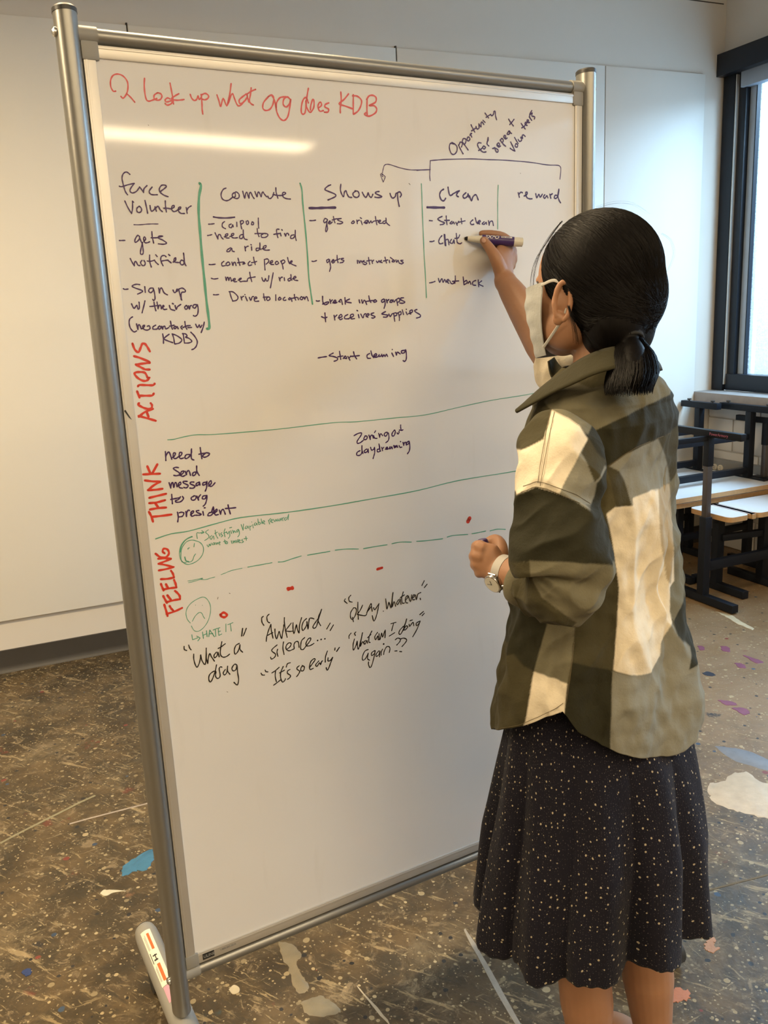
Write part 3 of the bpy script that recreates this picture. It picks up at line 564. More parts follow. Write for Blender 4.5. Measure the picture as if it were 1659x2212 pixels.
WRITING = """
@red red note reading Look up what org does KDB
23 3651 18646 3611 18643 3580 18710 3591 18807 3638 18877 3712 18902 3789 18882 3845 18820 3856 18746 3834 18648 3786 18573 3751 18549 3725 18573;23 3820 18624 3881 18569 3938 18502;24 4136 18873 4120 18774 4117 18654 4131 18556 4169 18533 4238 18556 4306 18584;24 4324 18669 4271 18634 4260 18581 4304 18558 4363 18573 4393 18620 4380 18658 4332 18672;24 4524 18592 4483 18604 4441 18570 4460 18541 4520 18558 4573 18580;24 4436 18517 4472 18493 4542 18524 4573 18580;24 4549 18834 4562 18717 4574 18595 4575 18518;24 4681 18682 4613 18644 4549 18593 4623 18580 4709 18589 4761 18600;25 4875 18686 4892 18633 4932 18597 4977 18615 5008 18672 5020 18619 5068 18661;25 5063 18699 5064 18567 5058 18473 5063 18395;25 5071 18692 5134 18720 5187 18693 5180 18653 5125 18621 5065 18629;25 5340 18711 5367 18619 5389 18534 5445 18664 5498 18552 5545 18679;25 5607 18907 5582 18792 5528 18591 5584 18713 5623 18748 5644 18686 5689 18578 5743 18573 5822 18651;26 5868 18765 5791 18712 5732 18660 5736 18605 5802 18625 5883 18719 5876 18750 5903 18640;26 5965 18868 5941 18755 5914 18657 5947 18611 5982 18597;26 5887 18767 5964 18817 6044 18850;26 6268 18746 6176 18651 6154 18560 6203 18523 6290 18553 6354 18647 6371 18737 6337 18783 6278 18755;26 6337 18783 6386 18690 6404 18561 6417 18659 6484 18745 6553 18766 6601 18773;27 6684 18735 6629 18772 6559 18726 6543 18643 6597 18606 6659 18659 6694 18735 6665 18610 6626 18476 6582 18408 6523 18380 6459 18417 6417 18496 6404 18561;27 7048 18942 7022 18849 6994 18732 6975 18614 6950 18530 6909 18507 6882 18542 6897 18659 6937 18752 6988 18789 7014 18750 7031 18701;27 6984 18731 6992 18632 7040 18552 7080 18563 7135 18642 7142 18742 7120 18765 7078 18671 7062 18587;27 7223 18631 7286 18677 7279 18726 7243 18715 7214 18647 7249 18579 7320 18595;28 7436 18729 7367 18699 7354 18656 7423 18627 7409 18576 7338 18568;28 7691 18928 7691 18797 7664 18660 7659 18578;28 7847 18909 7749 18809 7642 18729 7762 18700 7925 18660;28 7944 18902 7935 18763 7924 18574;28 7928 18881 8021 18884 8105 18825 8096 18739 8027 18632 7930 18571;29 8228 18842 8215 18696 8213 18575;29 8217 18842 8273 18906 8359 18920 8420 18882 8395 18802 8264 18742 8370 18744 8421 18692 8385 18620 8254 18557 8160 18580 8183 18611
@purple slanted purple note reading Opportunity for repeat volunteers
25 10112 18165 10041 18171 10015 18086 10059 17987 10129 17977 10191 18039 10193 18122 10136 18170 10077 18191;25 10230 18152 10287 18062 10338 17993;25 10242 18149 10280 18210 10327 18184 10301 18118;25 10327 18212 10397 18141 10460 18070;25 10321 18221 10353 18278 10413 18263 10399 18197 10362 18167;25 10462 18312 10437 18264 10472 18238 10510 18277 10482 18313;25 10524 18370 10554 18313;25 10511 18342 10524 18374 10556 18381;25 10541 18542 10583 18476 10629 18410;25 10550 18428 10606 18458 10655 18485;26 10661 18517 10684 18472 10733 18490 10730 18549;26 10730 18568 10783 18515 10784 18580 10810 18609 10853 18565;26 10835 18639 10883 18604;26 10887 18777 10971 18693;26 10910 18699 11022 18762;26 11022 18762 11053 18736 11096 18776 11104 18817 11134 18825 11145 18741 11168 18672;26 10776 18215 10714 18216 10689 18174 10736 18101 10821 18048 10895 18055;26 10711 18071 10773 18102 10811 18132;26 10836 18162 10811 18132 10847 18106 10885 18136 10848 18162;26 10951 18327 10937 18261 10923 18204 10967 18168;26 10924 18241 10954 18280 10951 18327;26 11058 18125 11121 18137 11195 18103 11182 18064 11144 18072 11108 18146;26 11172 18206 11209 18179 11235 18219 11198 18236 11167 18196 11209 18160 11260 18182;26 11249 18295 11323 18223 11386 18184;26 11254 18286 11287 18326 11330 18299 11311 18251;26 11338 18357 11376 18330 11389 18378 11356 18386 11346 18348 11388 18321 11427 18342;26 11454 18458 11428 18418 11466 18411 11504 18460 11467 18477 11517 18442 11542 18434;26 11470 18701 11520 18642 11588 18579;26 11494 18597 11545 18643 11605 18704;27 11514 18270 11564 18196 11622 18102;27 11622 18102 11563 18119 11500 18151;27 11642 18238 11628 18189 11680 18182 11693 18221 11655 18248;27 11618 18361 11681 18278 11706 18251;27 11707 18328 11746 18291 11798 18323 11772 18369;27 11785 18380 11824 18353 11812 18410 11850 18421 11889 18395;27 11788 18638 11839 18584 11891 18539;27 11800 18553 11878 18596;27 11904 18626 11931 18656 11892 18663 11891 18616 11943 18609;27 11957 18677 11983 18707 11944 18714 11944 18666 12009 18670;27 11997 18775 12061 18712;27 12010 18766 12010 18824 12063 18898;27 12010 18814 12075 18856 12062 18798 12140 18784 12127 18741
@purple purple bracket over the last two column headings
19 9548 17469 9540 17552 9551 17699 9563 17828;20 9563 17837 9714 17853 9949 17875 10524 17907 10917 17910 11293 17916 11676 17911 12068 17898 12468 17867 12739 17870 12816 17846 12835 17777 12808 17595;18 9549 17670 9383 17660 9246 17648;16 9559 17674 9405 17665 9202 17653 9042 17656 8845 17686 8689 17723 8593 17735 8529 17706 8500 17633 8484 17577;16 8438 17552 8463 17481 8492 17413;16 8492 17413 8524 17467 8542 17511;16 8542 17511 8495 17546 8458 17568;16 8471 17553 8477 17518 8490 17509
@purple purple column heading reading reward
30 11695 17296 11725 17208;30 11707 17257 11760 17308 11804 17299;30 11846 17235 11917 17262 11931 17312 11891 17301 11917 17212 11983 17184 12057 17185;30 12156 17287 12183 17208 12237 17279 12271 17220 12331 17281;30 12398 17273 12363 17232 12398 17202 12452 17254 12480 17214;31 12534 17286 12561 17206;31 12542 17266 12602 17297;31 12753 17260 12685 17269 12652 17218 12712 17209 12767 17291 12781 17393 12753 17270 12781 17180 12828 17120
@purple purple column heading reading clean
30 9854 17319 9787 17280 9756 17204 9793 17120 9851 17103 9895 17151;30 9959 17359 9971 17284 9997 17210 10057 17220;30 10058 17230 10167 17280 10228 17300 10191 17271 10153 17213 10200 17186;30 10384 17266 10310 17207 10345 17160 10419 17200 10432 17248 10455 17181;30 10468 17210 10514 17116 10553 17193 10628 17233 10680 17138
@purple thick purple dash under the heading clean
46 9459 16974 9658 16973 9858 16975
@green green line right of the force volunteer column
44 4899 17289 4919 17245 4870 17072 4837 16809 4832 16506 4828 16123 4832 15736 4836 15344 4848 15027 4842 14875 4800 14869
@green green line right of the commute column
28 6769 17342 6797 17232 6798 16994 6818 16513 6826 16106 6825 15694 6845 15445 6866 15218
@green green line right of the shows up column
20 9341 17406 9344 17211 9343 16954 9347 16522 9351 16084 9365 15642 9371 15256
@green short thin green line right of the clean column
18 11185 17431 11168 17162 11163 16891 11157 16574
@green thin green line closing the actions row
15 3905 12994 4012 12991 4223 13017 4436 13027 4821 12995 5992 12965 7152 12970 7656 12938 8497 12928 9266 12920 10070 12998 10907 13069 11844 13108 12559 13161
@green green line closing the think row
19 3507 11253 3796 11299 4120 11297 4669 11357 5122 11392 5865 11358 6249 11345 7045 11336 7879 11346 8976 11364 10022 11440 11376 11445 12421 11470
@purple purple column heading reading force Volunteer
21 3736 17394 3701 17424 3664 17426 3622 17391 3602 17333 3607 17261 3620 17179 3635 17122 3663 17078;21 3544 17206 3584 17201 3685 17232 3792 17258;21 3791 17256 3723 17176 3712 17129 3748 17107 3811 17132 3860 17185 3873 17204;22 3873 17204 3902 17165 3930 17119;22 3930 17119 3942 17177 3998 17228;22 4081 17207 4028 17147 4034 17105 4077 17087 4156 17089;22 4212 17141 4278 17185 4322 17223 4296 17244 4239 17237 4199 17183 4205 17131 4268 17084 4333 17061;21 3608 16979 3646 16877 3695 16784;21 3695 16784 3721 16868 3731 16978;21 3731 16978 3748 16963;22 3835 16902 3793 16869 3788 16822 3818 16801 3859 16823 3865 16870 3835 16902;22 3939 16993 3951 16903 3962 16792;22 4014 16915 4018 16852 4038 16825 4087 16863 4096 16895;22 4096 16897 4111 16826;22 4105 16874 4148 16907 4176 16854 4212 16822;22 4279 16994 4274 16909 4280 16818;22 4240 16876 4303 16877 4359 16867;22 4359 16867 4413 16890 4422 16922 4386 16911 4375 16857 4406 16825 4453 16836;22 4466 16847 4520 16870 4534 16897 4499 16891 4488 16837 4524 16800 4588 16797;22 4627 16893 4635 16801;22 4633 16839 4661 16888 4717 16921
@purple purple dash under the heading force Volunteer
16 3714 16609 3814 16609 3926 16619 4027 16623 4118 16623
@purple purple list under force Volunteer, from gets notified to no contact w KDB
21 3448 16358 3478 16358 3539 16360;22 3783 16424 3757 16440 3711 16381 3701 16333 3734 16339 3778 16381 3788 16424;22 3785 16422 3798 16360 3819 16301 3823 16231 3821 16167 3801 16135 3774 16146 3780 16199 3812 16285 3828 16328;22 3851 16339 3884 16381 3871 16414 3851 16392 3861 16328 3905 16322 3946 16338;22 4001 16499 3999 16414 4012 16317;22 3979 16401 4083 16403 4165 16425;22 4176 16427 4120 16430 4099 16397 4170 16365 4231 16316 4174 16297 4090 16304;22 3594 16072 3616 16018 3648 15953;22 3648 15953 3659 16007 3683 16023 3710 15963 3743 15957;22 3785 16038 3759 16006 3777 15962 3815 15956 3836 15994 3819 16037;22 3923 16123 3913 16025 3931 15929;22 3874 16028 3930 16023 3999 16041;22 4003 16024 4023 15997 4054 15969;22 4026 16127 4048 16098;22 4199 16093 4167 16115 4119 16099 4102 16045 4114 15990 4132 15948;22 4106 16023 4170 16033 4228 16038;23 4227 16033 4275 15994;22 4246 16131 4267 16111;23 4311 16004 4354 16031 4364 16075 4333 16053 4334 16009 4385 15998 4432 15997;23 4498 16018 4459 16035 4432 15997 4451 15958 4494 15974 4509 16062 4506 16151;23 4509 16129 4508 16051 4512 15979 4530 15943;22 3427 15589 3451 15577 3503 15581;22 3706 15647 3642 15654 3575 15628 3625 15594 3732 15553 3735 15531 3694 15510 3653 15495;22 3786 15612 3785 15519;22 3923 15586 3871 15582 3844 15539 3875 15511 3918 15542 3929 15575 3940 15487 3938 15409 3912 15382 3899 15399;23 4019 15584 4024 15501;23 4025 15506 4040 15561 4071 15582 4103 15504 4157 15467;23 4263 15544 4277 15505 4307 15509 4335 15559 4331 15520;23 4362 15541 4378 15462 4398 15372;23 4358 15553 4424 15573 4474 15538 4465 15505 4405 15495 4388 15384;22 3535 15340 3552 15290 3571 15262 3603 15299 3621 15310 3632 15254 3655 15259 3664 15341 3661 15363;22 3764 15380 3739 15305 3694 15186;23 3915 15355 3919 15288 3932 15210;22 3837 15285 3885 15287 3978 15297;23 3966 15353 3972 15242;23 3972 15242 3995 15296 4023 15295 4029 15239;23 4054 15261 4080 15282 4064 15294 4049 15261 4074 15227 4121 15230;23 4173 15290 4190 15228 4258 15203;23 4272 15286 4283 15219 4311 15263 4373 15300;23 4229 15322 4246 15312;23 4466 15280 4437 15252 4448 15218 4484 15228 4482 15268 4466 15280;23 4507 15272 4519 15215 4536 15266 4561 15276;23 4669 15284 4603 15286 4582 15247 4616 15229 4662 15273 4674 15215 4654 15125 4608 15092 4577 15105;22 3528 15126 3480 15095 3461 15041 3465 14963 3493 14907 3529 14877 3570 14892;22 3582 15008 3595 14913;22 3595 14913 3608 14979 3631 14989 3652 14921;22 3658 14921 3701 14952 3715 14979 3679 14964 3697 14913 3752 14896 3800 14920 3793 14965 3759 14961;23 3903 14971 3854 14945 3851 14911 3896 14904 3937 14913;23 3958 14951 3938 14924 3959 14901 3991 14927 3970 14956;23 4004 14949 4016 14898 4026 14937 4056 14947 4069 14901 4124 14921;23 4164 15026 4172 14941 4185 14890;23 4138 14943 4221 14956;23 4243 14938 4211 14917 4232 14893 4271 14931 4285 14891;23 4361 14938 4335 14917 4355 14881;23 4415 15010 4419 14930 4438 14877;23 4370 14909 4443 14934 4503 14937;23 4458 14905 4524 14904;24 4603 14955 4631 14897 4666 14941 4679 14894 4713 14933;24 4761 14983 4735 14903 4689 14808;23 4008 14819 4012 14746 4006 14661;23 4118 14808 4023 14739 4089 14696 4167 14663;23 4176 14805 4192 14736 4195 14650;23 4171 14811 4250 14778 4331 14706 4284 14651 4200 14638;23 4365 14801 4369 14726 4373 14646;23 4353 14807 4406 14799 4432 14763 4400 14742 4458 14722 4507 14667 4450 14642 4373 14644;24 4504 14823 4558 14762 4603 14668 4583 14588 4536 14539 4492 14524
@purple purple column heading reading commute
22 5363 17224 5310 17200 5266 17125 5278 17051 5338 17018 5402 17030 5463 17072;22 5502 17153 5467 17118 5482 17072 5523 17096 5521 17148 5542 17166 5590 17132 5585 17074 5532 17056 5471 17084;22 5665 17180 5678 17111 5693 17065 5712 17135 5740 17165 5755 17113 5771 17067 5783 17137 5812 17166 5839 17103 5868 17063;22 5891 17180 5907 17134 5923 17093 5941 17152 5963 17176 5985 17135 6002 17095 6020 17154 6041 17178 6065 17143 6107 17097;23 6128 17109 6145 17074 6185 17075 6229 17123 6246 17171;23 6293 17254 6293 17172 6319 17078;23 6230 17141 6309 17125 6404 17127;23 6404 17127 6473 17158 6455 17181 6413 17163 6422 17104 6481 17075 6561 17069
@purple purple dash under the heading commute
27 5093 16747 5186 16734 5337 16732 5476 16746
@purple purple list under commute, from carpool to Drive to location
20 4994 16626 5044 16629 5095 16635;21 5287 16671 5247 16642 5241 16584 5295 16552;21 5405 16632 5365 16614 5368 16579 5406 16573 5429 16620 5439 16585;21 5510 16662 5506 16592;21 5576 16680 5582 16610 5593 16551;21 5576 16680 5622 16692 5632 16657 5584 16627;21 5686 16681 5688 16634 5721 16634 5725 16681 5706 16687;21 5796 16670 5779 16629 5811 16623 5823 16658 5796 16672;21 5917 16736 5912 16647 5912 16564;20 4958 16439 4996 16444 5037 16453;21 5097 16485 5120 16433 5140 16381;21 5140 16381 5153 16445 5185 16456 5206 16410 5235 16381;21 5258 16416 5317 16439 5326 16468 5287 16457 5288 16404 5345 16398;21 5360 16422 5426 16445 5435 16474 5396 16463 5398 16410 5448 16398 5500 16404;21 5602 16457 5555 16445 5538 16398 5583 16392 5613 16445 5617 16534;21 5617 16516 5613 16445 5628 16386 5678 16369;21 5882 16558 5885 16481 5906 16422;21 5831 16472 5898 16475 5990 16476;21 6004 16476 5948 16446 5958 16410 6025 16410 6074 16440 6063 16470 6004 16476;22 6298 16548 6257 16548 6247 16506 6256 16446 6266 16404;22 6189 16461 6244 16470 6299 16476;22 6319 16483 6329 16434;22 6351 16543 6360 16531;22 6400 16477 6417 16429 6434 16471 6469 16477 6480 16447;22 6583 16453 6528 16441 6513 16398 6558 16392 6604 16447 6614 16532;22 6613 16520 6607 16435 6620 16356;21 5356 16234 5295 16199 5286 16170 5332 16175 5375 16228 5383 16181 5421 16169;21 5623 16256 5629 16179;21 5627 16221 5655 16250 5689 16259;21 5747 16250 5748 16190;21 5737 16286 5749 16280;21 5890 16225 5837 16220 5834 16184 5880 16190 5907 16243 5911 16315;21 5910 16303 5906 16231 5921 16201;21 5942 16213 6010 16231 6026 16267 5979 16255 5968 16207 6020 16189 6085 16192;21 4940 15957 4987 15954 5051 15961;21 5214 16006 5173 15977 5175 15930 5233 15935;21 5289 15993 5248 15964 5265 15934 5318 15951 5308 15987 5283 15993;21 5360 15992 5374 15933 5391 15980 5418 15986 5432 15932;21 5479 16056 5490 15997 5504 15931;21 5462 15979 5528 15987 5580 15989;21 5593 15983 5558 15954 5604 15965;21 5699 16000 5664 15971 5667 15929 5727 15940;21 5771 16071 5779 16005 5794 15945;21 5723 15976 5790 15987 5825 15998;22 5973 16027 5973 15942 5972 15846;22 5973 16027 6035 16038 6058 15996 6000 15948;22 6069 15965 6124 15977 6126 16007 6092 15995 6088 15947 6148 15940;22 6206 15994 6177 15964 6202 15939 6245 15963 6220 15994;22 6288 15999 6317 15925 6325 15858;22 6295 15993 6344 16017 6369 15980 6311 15944;22 6427 16058 6439 15997 6463 15948;22 6450 15960 6506 15978 6508 16002 6472 15978 6504 15941 6584 15909;21 4959 15724 5009 15711 5079 15719;21 5219 15740 5229 15680 5246 15727 5266 15733 5274 15679 5291 15720 5310 15726 5324 15666;21 5332 15678 5391 15688 5393 15712 5360 15701 5369 15659 5421 15658;21 5449 15681 5503 15698 5504 15716 5470 15699 5486 15656 5539 15661 5617 15659;21 5677 15814 5684 15742 5702 15651;21 5617 15659 5635 15707 5715 15723 5775 15731;22 5901 15714 5917 15665 5943 15652 5967 15700 5983 15657 6018 15668 6038 15747;22 6125 15794 6094 15685 6050 15533;22 6232 15713 6247 15651;22 6250 15682 6273 15712 6300 15715;22 6334 15705 6337 15655;22 6450 15696 6408 15678 6412 15647 6454 15659 6470 15714 6469 15757;22 6470 15751 6470 15677 6482 15658;22 6498 15683 6562 15700 6557 15725 6520 15707 6531 15663 6600 15649;21 4971 15446 5015 15441 5067 15446;21 5275 15482 5293 15391 5320 15324;21 5263 15490 5340 15480 5418 15399 5393 15340 5313 15324;21 5476 15397 5487 15337;21 5480 15367 5509 15396 5529 15402;22 5562 15395 5588 15321;21 5552 15431 5555 15428;22 5633 15380 5655 15325 5686 15385 5714 15390;22 5723 15347 5771 15358 5766 15382 5725 15365 5733 15310 5807 15308;22 5911 15433 5913 15372 5928 15316;22 5899 15372 5981 15376;22 5987 15375 5957 15340 5982 15314 6024 15331 6021 15368 5987 15375;22 6144 15408 6138 15309;22 6218 15362 6188 15332 6207 15313 6243 15337 6218 15365;22 6321 15359 6285 15335 6296 15304 6338 15309;22 6417 15350 6388 15326 6414 15312 6444 15343 6454 15280;22 6512 15403 6514 15347 6532 15302;22 6465 15336 6557 15352;23 6577 15345 6588 15307;23 6641 15355 6618 15325 6652 15305 6682 15335 6649 15361;23 6697 15353 6715 15309;23 6715 15309 6732 15346 6761 15351 6784 15281
@purple purple column heading reading Shows up
25 7381 17332 7324 17310 7257 17254 7318 17222 7451 17177 7472 17137 7398 17101 7308 17068;25 7591 17347 7576 17249 7603 17167 7634 17134 7655 17210 7689 17238 7710 17183 7747 17129 7804 17123;26 7893 17236 7833 17193 7854 17138 7920 17126 7963 17168 7942 17230 7877 17240;26 8033 17218 8063 17164 8102 17130 8138 17172 8157 17214 8179 17159 8220 17132 8256 17189;26 8394 17241 8335 17233 8316 17204 8449 17151 8371 17131 8296 17138;27 8631 17211 8654 17155 8687 17128 8741 17157 8761 17214;27 8796 17215 8799 17109 8824 16981;27 8779 17222 8849 17245 8881 17196 8853 17153
@purple thick purple dash under the heading Shows up
44 6924 16920 7068 16922 7227 16930 7451 16937
@purple purple list under Shows up, from gets oriented to Start cleaning
22 6914 16703 6974 16703 7034 16711;22 7277 16723 7230 16743 7196 16701 7209 16667 7259 16695 7277 16723;22 7273 16716 7256 16654 7267 16571 7238 16509 7225 16543 7255 16640;22 7289 16661 7330 16682 7323 16702 7289 16668 7320 16647 7370 16682;22 7401 16779 7412 16710 7426 16669;22 7373 16717 7455 16738 7561 16746;23 7561 16746 7487 16732 7501 16711 7589 16677 7547 16653 7473 16653;23 7812 16707 7769 16671 7801 16658 7836 16686 7812 16707;23 7887 16721 7895 16658;23 7894 16687 7920 16715 7945 16718;23 7975 16708 7999 16642;23 7965 16764 7989 16751;23 8035 16674 8111 16688 8112 16717 8061 16702 8067 16663 8110 16667;23 8129 16717 8152 16667 8188 16710 8203 16675 8247 16704;23 8289 16789 8298 16718 8314 16640;23 8247 16704 8341 16719;23 8339 16690 8400 16705 8384 16726 8357 16705 8372 16669 8432 16670;23 8512 16713 8451 16698 8466 16660 8519 16692 8519 16763;24 8519 16749 8527 16678 8593 16628;22 6908 15988 6947 15983 7004 15999;23 7254 16021 7212 16001 7218 15959 7251 15979 7270 16014;23 7270 16011 7280 15930 7285 15873 7256 15801;23 7308 15972 7358 15992 7351 16013 7317 15986 7331 15950 7373 15971;23 7432 16086 7432 16012 7445 15956;23 7382 15992 7490 16026;23 7565 16032 7515 16026 7530 16004 7570 15990 7544 15962 7486 15952;23 7856 15993 7858 15936;23 7886 15986 7900 15943 7928 15985 7959 15949;23 8003 15985 7969 15971 8052 15941 8025 15912 7975 15928;23 8100 16041 8105 15976 8118 15918;23 8054 15977 8139 15990;24 8165 15990 8179 15932;24 8172 15961 8208 15992;24 8267 15974 8291 15945 8327 15981 8343 15952;24 8379 15987 8352 15959 8394 15944;24 8460 16044 8474 15986 8489 15935;24 8421 15972 8518 15993;24 8552 15985 8559 15942;24 8581 16036 8640 15992 8612 15963 8656 15955 8674 15977 8640 15992;24 8701 15991 8717 15947 8745 15983 8769 15939;24 8860 15982 8806 15975 8866 15938 8830 15916 8777 15927;24 6946 15277 6976 15268 7014 15273;25 7082 15353 7082 15250 7119 15199 7181 15216 7200 15246 7148 15240 7073 15212;25 7230 15291 7242 15221;25 7244 15252 7281 15281;25 7287 15227 7350 15248 7343 15275 7302 15250 7321 15219 7375 15232;25 7421 15254 7467 15283 7488 15190;25 7411 15246 7446 15237;25 7549 15314 7550 15195;25 7645 15285 7553 15242 7677 15214;25 7851 15263 7861 15208;25 7906 15261 7920 15198 7950 15244 7977 15243 8010 15171;25 8065 15330 8076 15263 8104 15207;25 7986 15227 8096 15239 8189 15244;26 8199 15251 8160 15229 8187 15209 8234 15227 8199 15256;26 8394 15261 8341 15239 8354 15199 8402 15221 8413 15252 8417 15157 8389 15086;26 8450 15251 8465 15187;26 8463 15219 8506 15249;26 8552 15232 8523 15201 8569 15192 8581 15231 8543 15235;26 8600 15238 8617 15198 8657 15236;26 8676 15236 8692 15179 8699 15131;26 8676 15244 8734 15266 8751 15217 8702 15187;26 8840 15271 8772 15265 8780 15232 8865 15190 8816 15167 8749 15174;25 7109 15049 7112 14972 7115 14887;25 7034 14983 7094 14958 7147 14968;25 7298 14996 7310 14910;25 7304 14957 7360 15001;25 7383 14945 7465 14965 7449 15005 7403 14976 7417 14913 7471 14926;25 7592 14999 7527 14971 7524 14924 7614 14920;25 7624 14935 7707 14963 7700 15003 7645 14981 7659 14918 7731 14918;25 7817 14990 7831 14927;25 7791 15069 7808 15059;25 7872 14996 7913 14923 7944 14985 7982 14999;26 8007 14951 8054 14980 8028 14997 7980 14960 8024 14931;26 8157 15008 8101 14994 8100 14971 8181 14936 8143 14910 8106 14915;26 8419 15021 8333 14985 8398 14966 8472 14947 8433 14917 8367 14920;26 8492 14971 8518 14922 8558 14968;26 8605 14958 8611 14893 8618 14829;26 8578 14975 8654 14988 8671 14947 8613 14926;26 8711 14970 8727 14905 8723 14840;26 8682 14979 8760 15008 8768 14960 8719 14937;26 8800 15039 8825 14949;27 8885 14995 8911 14946;26 8893 15048 8895 15047;27 8941 14961 9030 14990 9022 15030 8972 15008 8989 14951;27 9139 15034 9089 15020 9107 14987 9213 14925 9201 14885 9122 14869;25 6913 14225 6992 14233 7089 14239;25 7235 14296 7143 14255 7231 14233 7317 14196 7306 14157 7242 14141;25 7370 14319 7382 14224 7387 14168;25 7328 14219 7436 14228;25 7442 14180 7490 14225 7514 14175 7469 14186;26 7543 14213 7584 14139;25 7569 14180 7607 14217;26 7672 14293 7689 14220 7731 14153;26 7616 14209 7707 14211 7795 14213;26 8022 14239 7965 14211 7971 14154 8036 14147;26 8053 14286 8076 14196 8111 14153;26 8103 14178 8179 14197 8161 14226 8117 14201 8139 14159 8196 14164;26 8235 14202 8215 14171 8272 14175 8292 14207;26 8292 14198 8308 14157 8339 14195 8366 14161 8396 14200 8422 14158;27 8521 14217 8556 14149;26 8534 14285 8536 14283;27 8608 14228 8624 14169 8646 14226 8712 14189;27 8831 14255 8743 14244 8751 14203 8809 14207 8841 14263 8855 14147 8842 14065 8801 14034 8773 14053
@purple purple list under clean, Start clean, Chat and meet back
25 9499 16727 9567 16723;25 9800 16808 9695 16761 9773 16715 9853 16688 9818 16660 9748 16650;25 9897 16818 9901 16726 9910 16655;25 9855 16734 9971 16736;25 10029 16717 9981 16680 10027 16671 10064 16708 10086 16671;25 10122 16700 10155 16644;25 10156 16672 10193 16719;25 10254 16776 10267 16673;25 10193 16700 10347 16730;26 10539 16750 10478 16703 10501 16659 10561 16666;26 10600 16789 10622 16713 10658 16676;26 10646 16695 10719 16714 10708 16742 10658 16704 10706 16672;26 10817 16715 10767 16677 10816 16667 10865 16706 10877 16668;26 10927 16735 10942 16649;26 10942 16649 10964 16716 11025 16726 11048 16644;25 9495 16332 9548 16331 9594 16344;25 9782 16443 9727 16391 9702 16326 9735 16288 9800 16301;25 9836 16465 9844 16353 9852 16256;25 9850 16465 9860 16353 9871 16252;25 9858 16353 9924 16372 9944 16269;25 10006 16372 9969 16316 10027 16297 10064 16363 10074 16297;25 10127 16485 10136 16391 10145 16315 10204 16287 10252 16306;25 10089 16391 10172 16400 10209 16457;25 9457 15541 9522 15549 9588 15567;25 9669 15622 9696 15545 9733 15601 9757 15610 9778 15543 9815 15599 9848 15542;25 9872 15551 9920 15578 9897 15598 9861 15560 9918 15521;26 9944 15568 9966 15523 10013 15509 10049 15537;26 10077 15661 10075 15584 10061 15517;26 10003 15557 10158 15563;26 10268 15638 10277 15551 10287 15483;26 10277 15532 10350 15569 10361 15520 10299 15489;26 10422 15548 10385 15510 10434 15547 10457 15489;26 10581 15563 10507 15536 10505 15478 10578 15466;26 10642 15572 10651 15435;26 10728 15550 10653 15494 10762 15442
@scarlet red row title reading ACTIONS
39 3447 13460 3582 13409 3732 13348;39 3449 13445 3563 13518 3705 13558;40 3593 13515 3615 13429;39 3479 13677 3461 13652 3527 13604 3599 13571 3675 13568 3696 13619 3677 13659;39 3497 13773 3467 13881;39 3496 13804 3623 13793 3714 13789 3748 13820;39 3491 13965 3524 13985 3643 13972 3748 13964 3781 13988;39 3671 14098 3635 14183 3555 14203 3480 14201 3458 14173 3507 14103 3591 14051 3659 14054 3701 14095;39 3481 14475 3581 14439 3730 14363;39 3736 14347 3607 14341 3495 14334;39 3495 14334 3585 14276 3642 14242 3720 14233;38 3478 14685 3507 14584 3562 14537 3607 14608 3643 14672 3688 14669 3726 14608 3757 14539
@scarlet red row title reading THINK
41 3443 11759 3475 11675 3494 11574;41 3480 11662 3647 11654 3834 11650;41 3465 11799 3602 11802 3752 11792;41 3465 11914 3590 11908 3748 11927;41 3566 11905 3615 11812;41 3476 12009 3626 12024 3777 12039;40 3434 12328 3559 12294 3699 12269;40 3699 12269 3575 12219 3467 12150;41 3467 12150 3602 12137 3722 12138;40 3416 12438 3573 12424 3708 12412;40 3540 12440 3501 12571;40 3575 12436 3679 12584
@purple purple note reading need to send message to org president
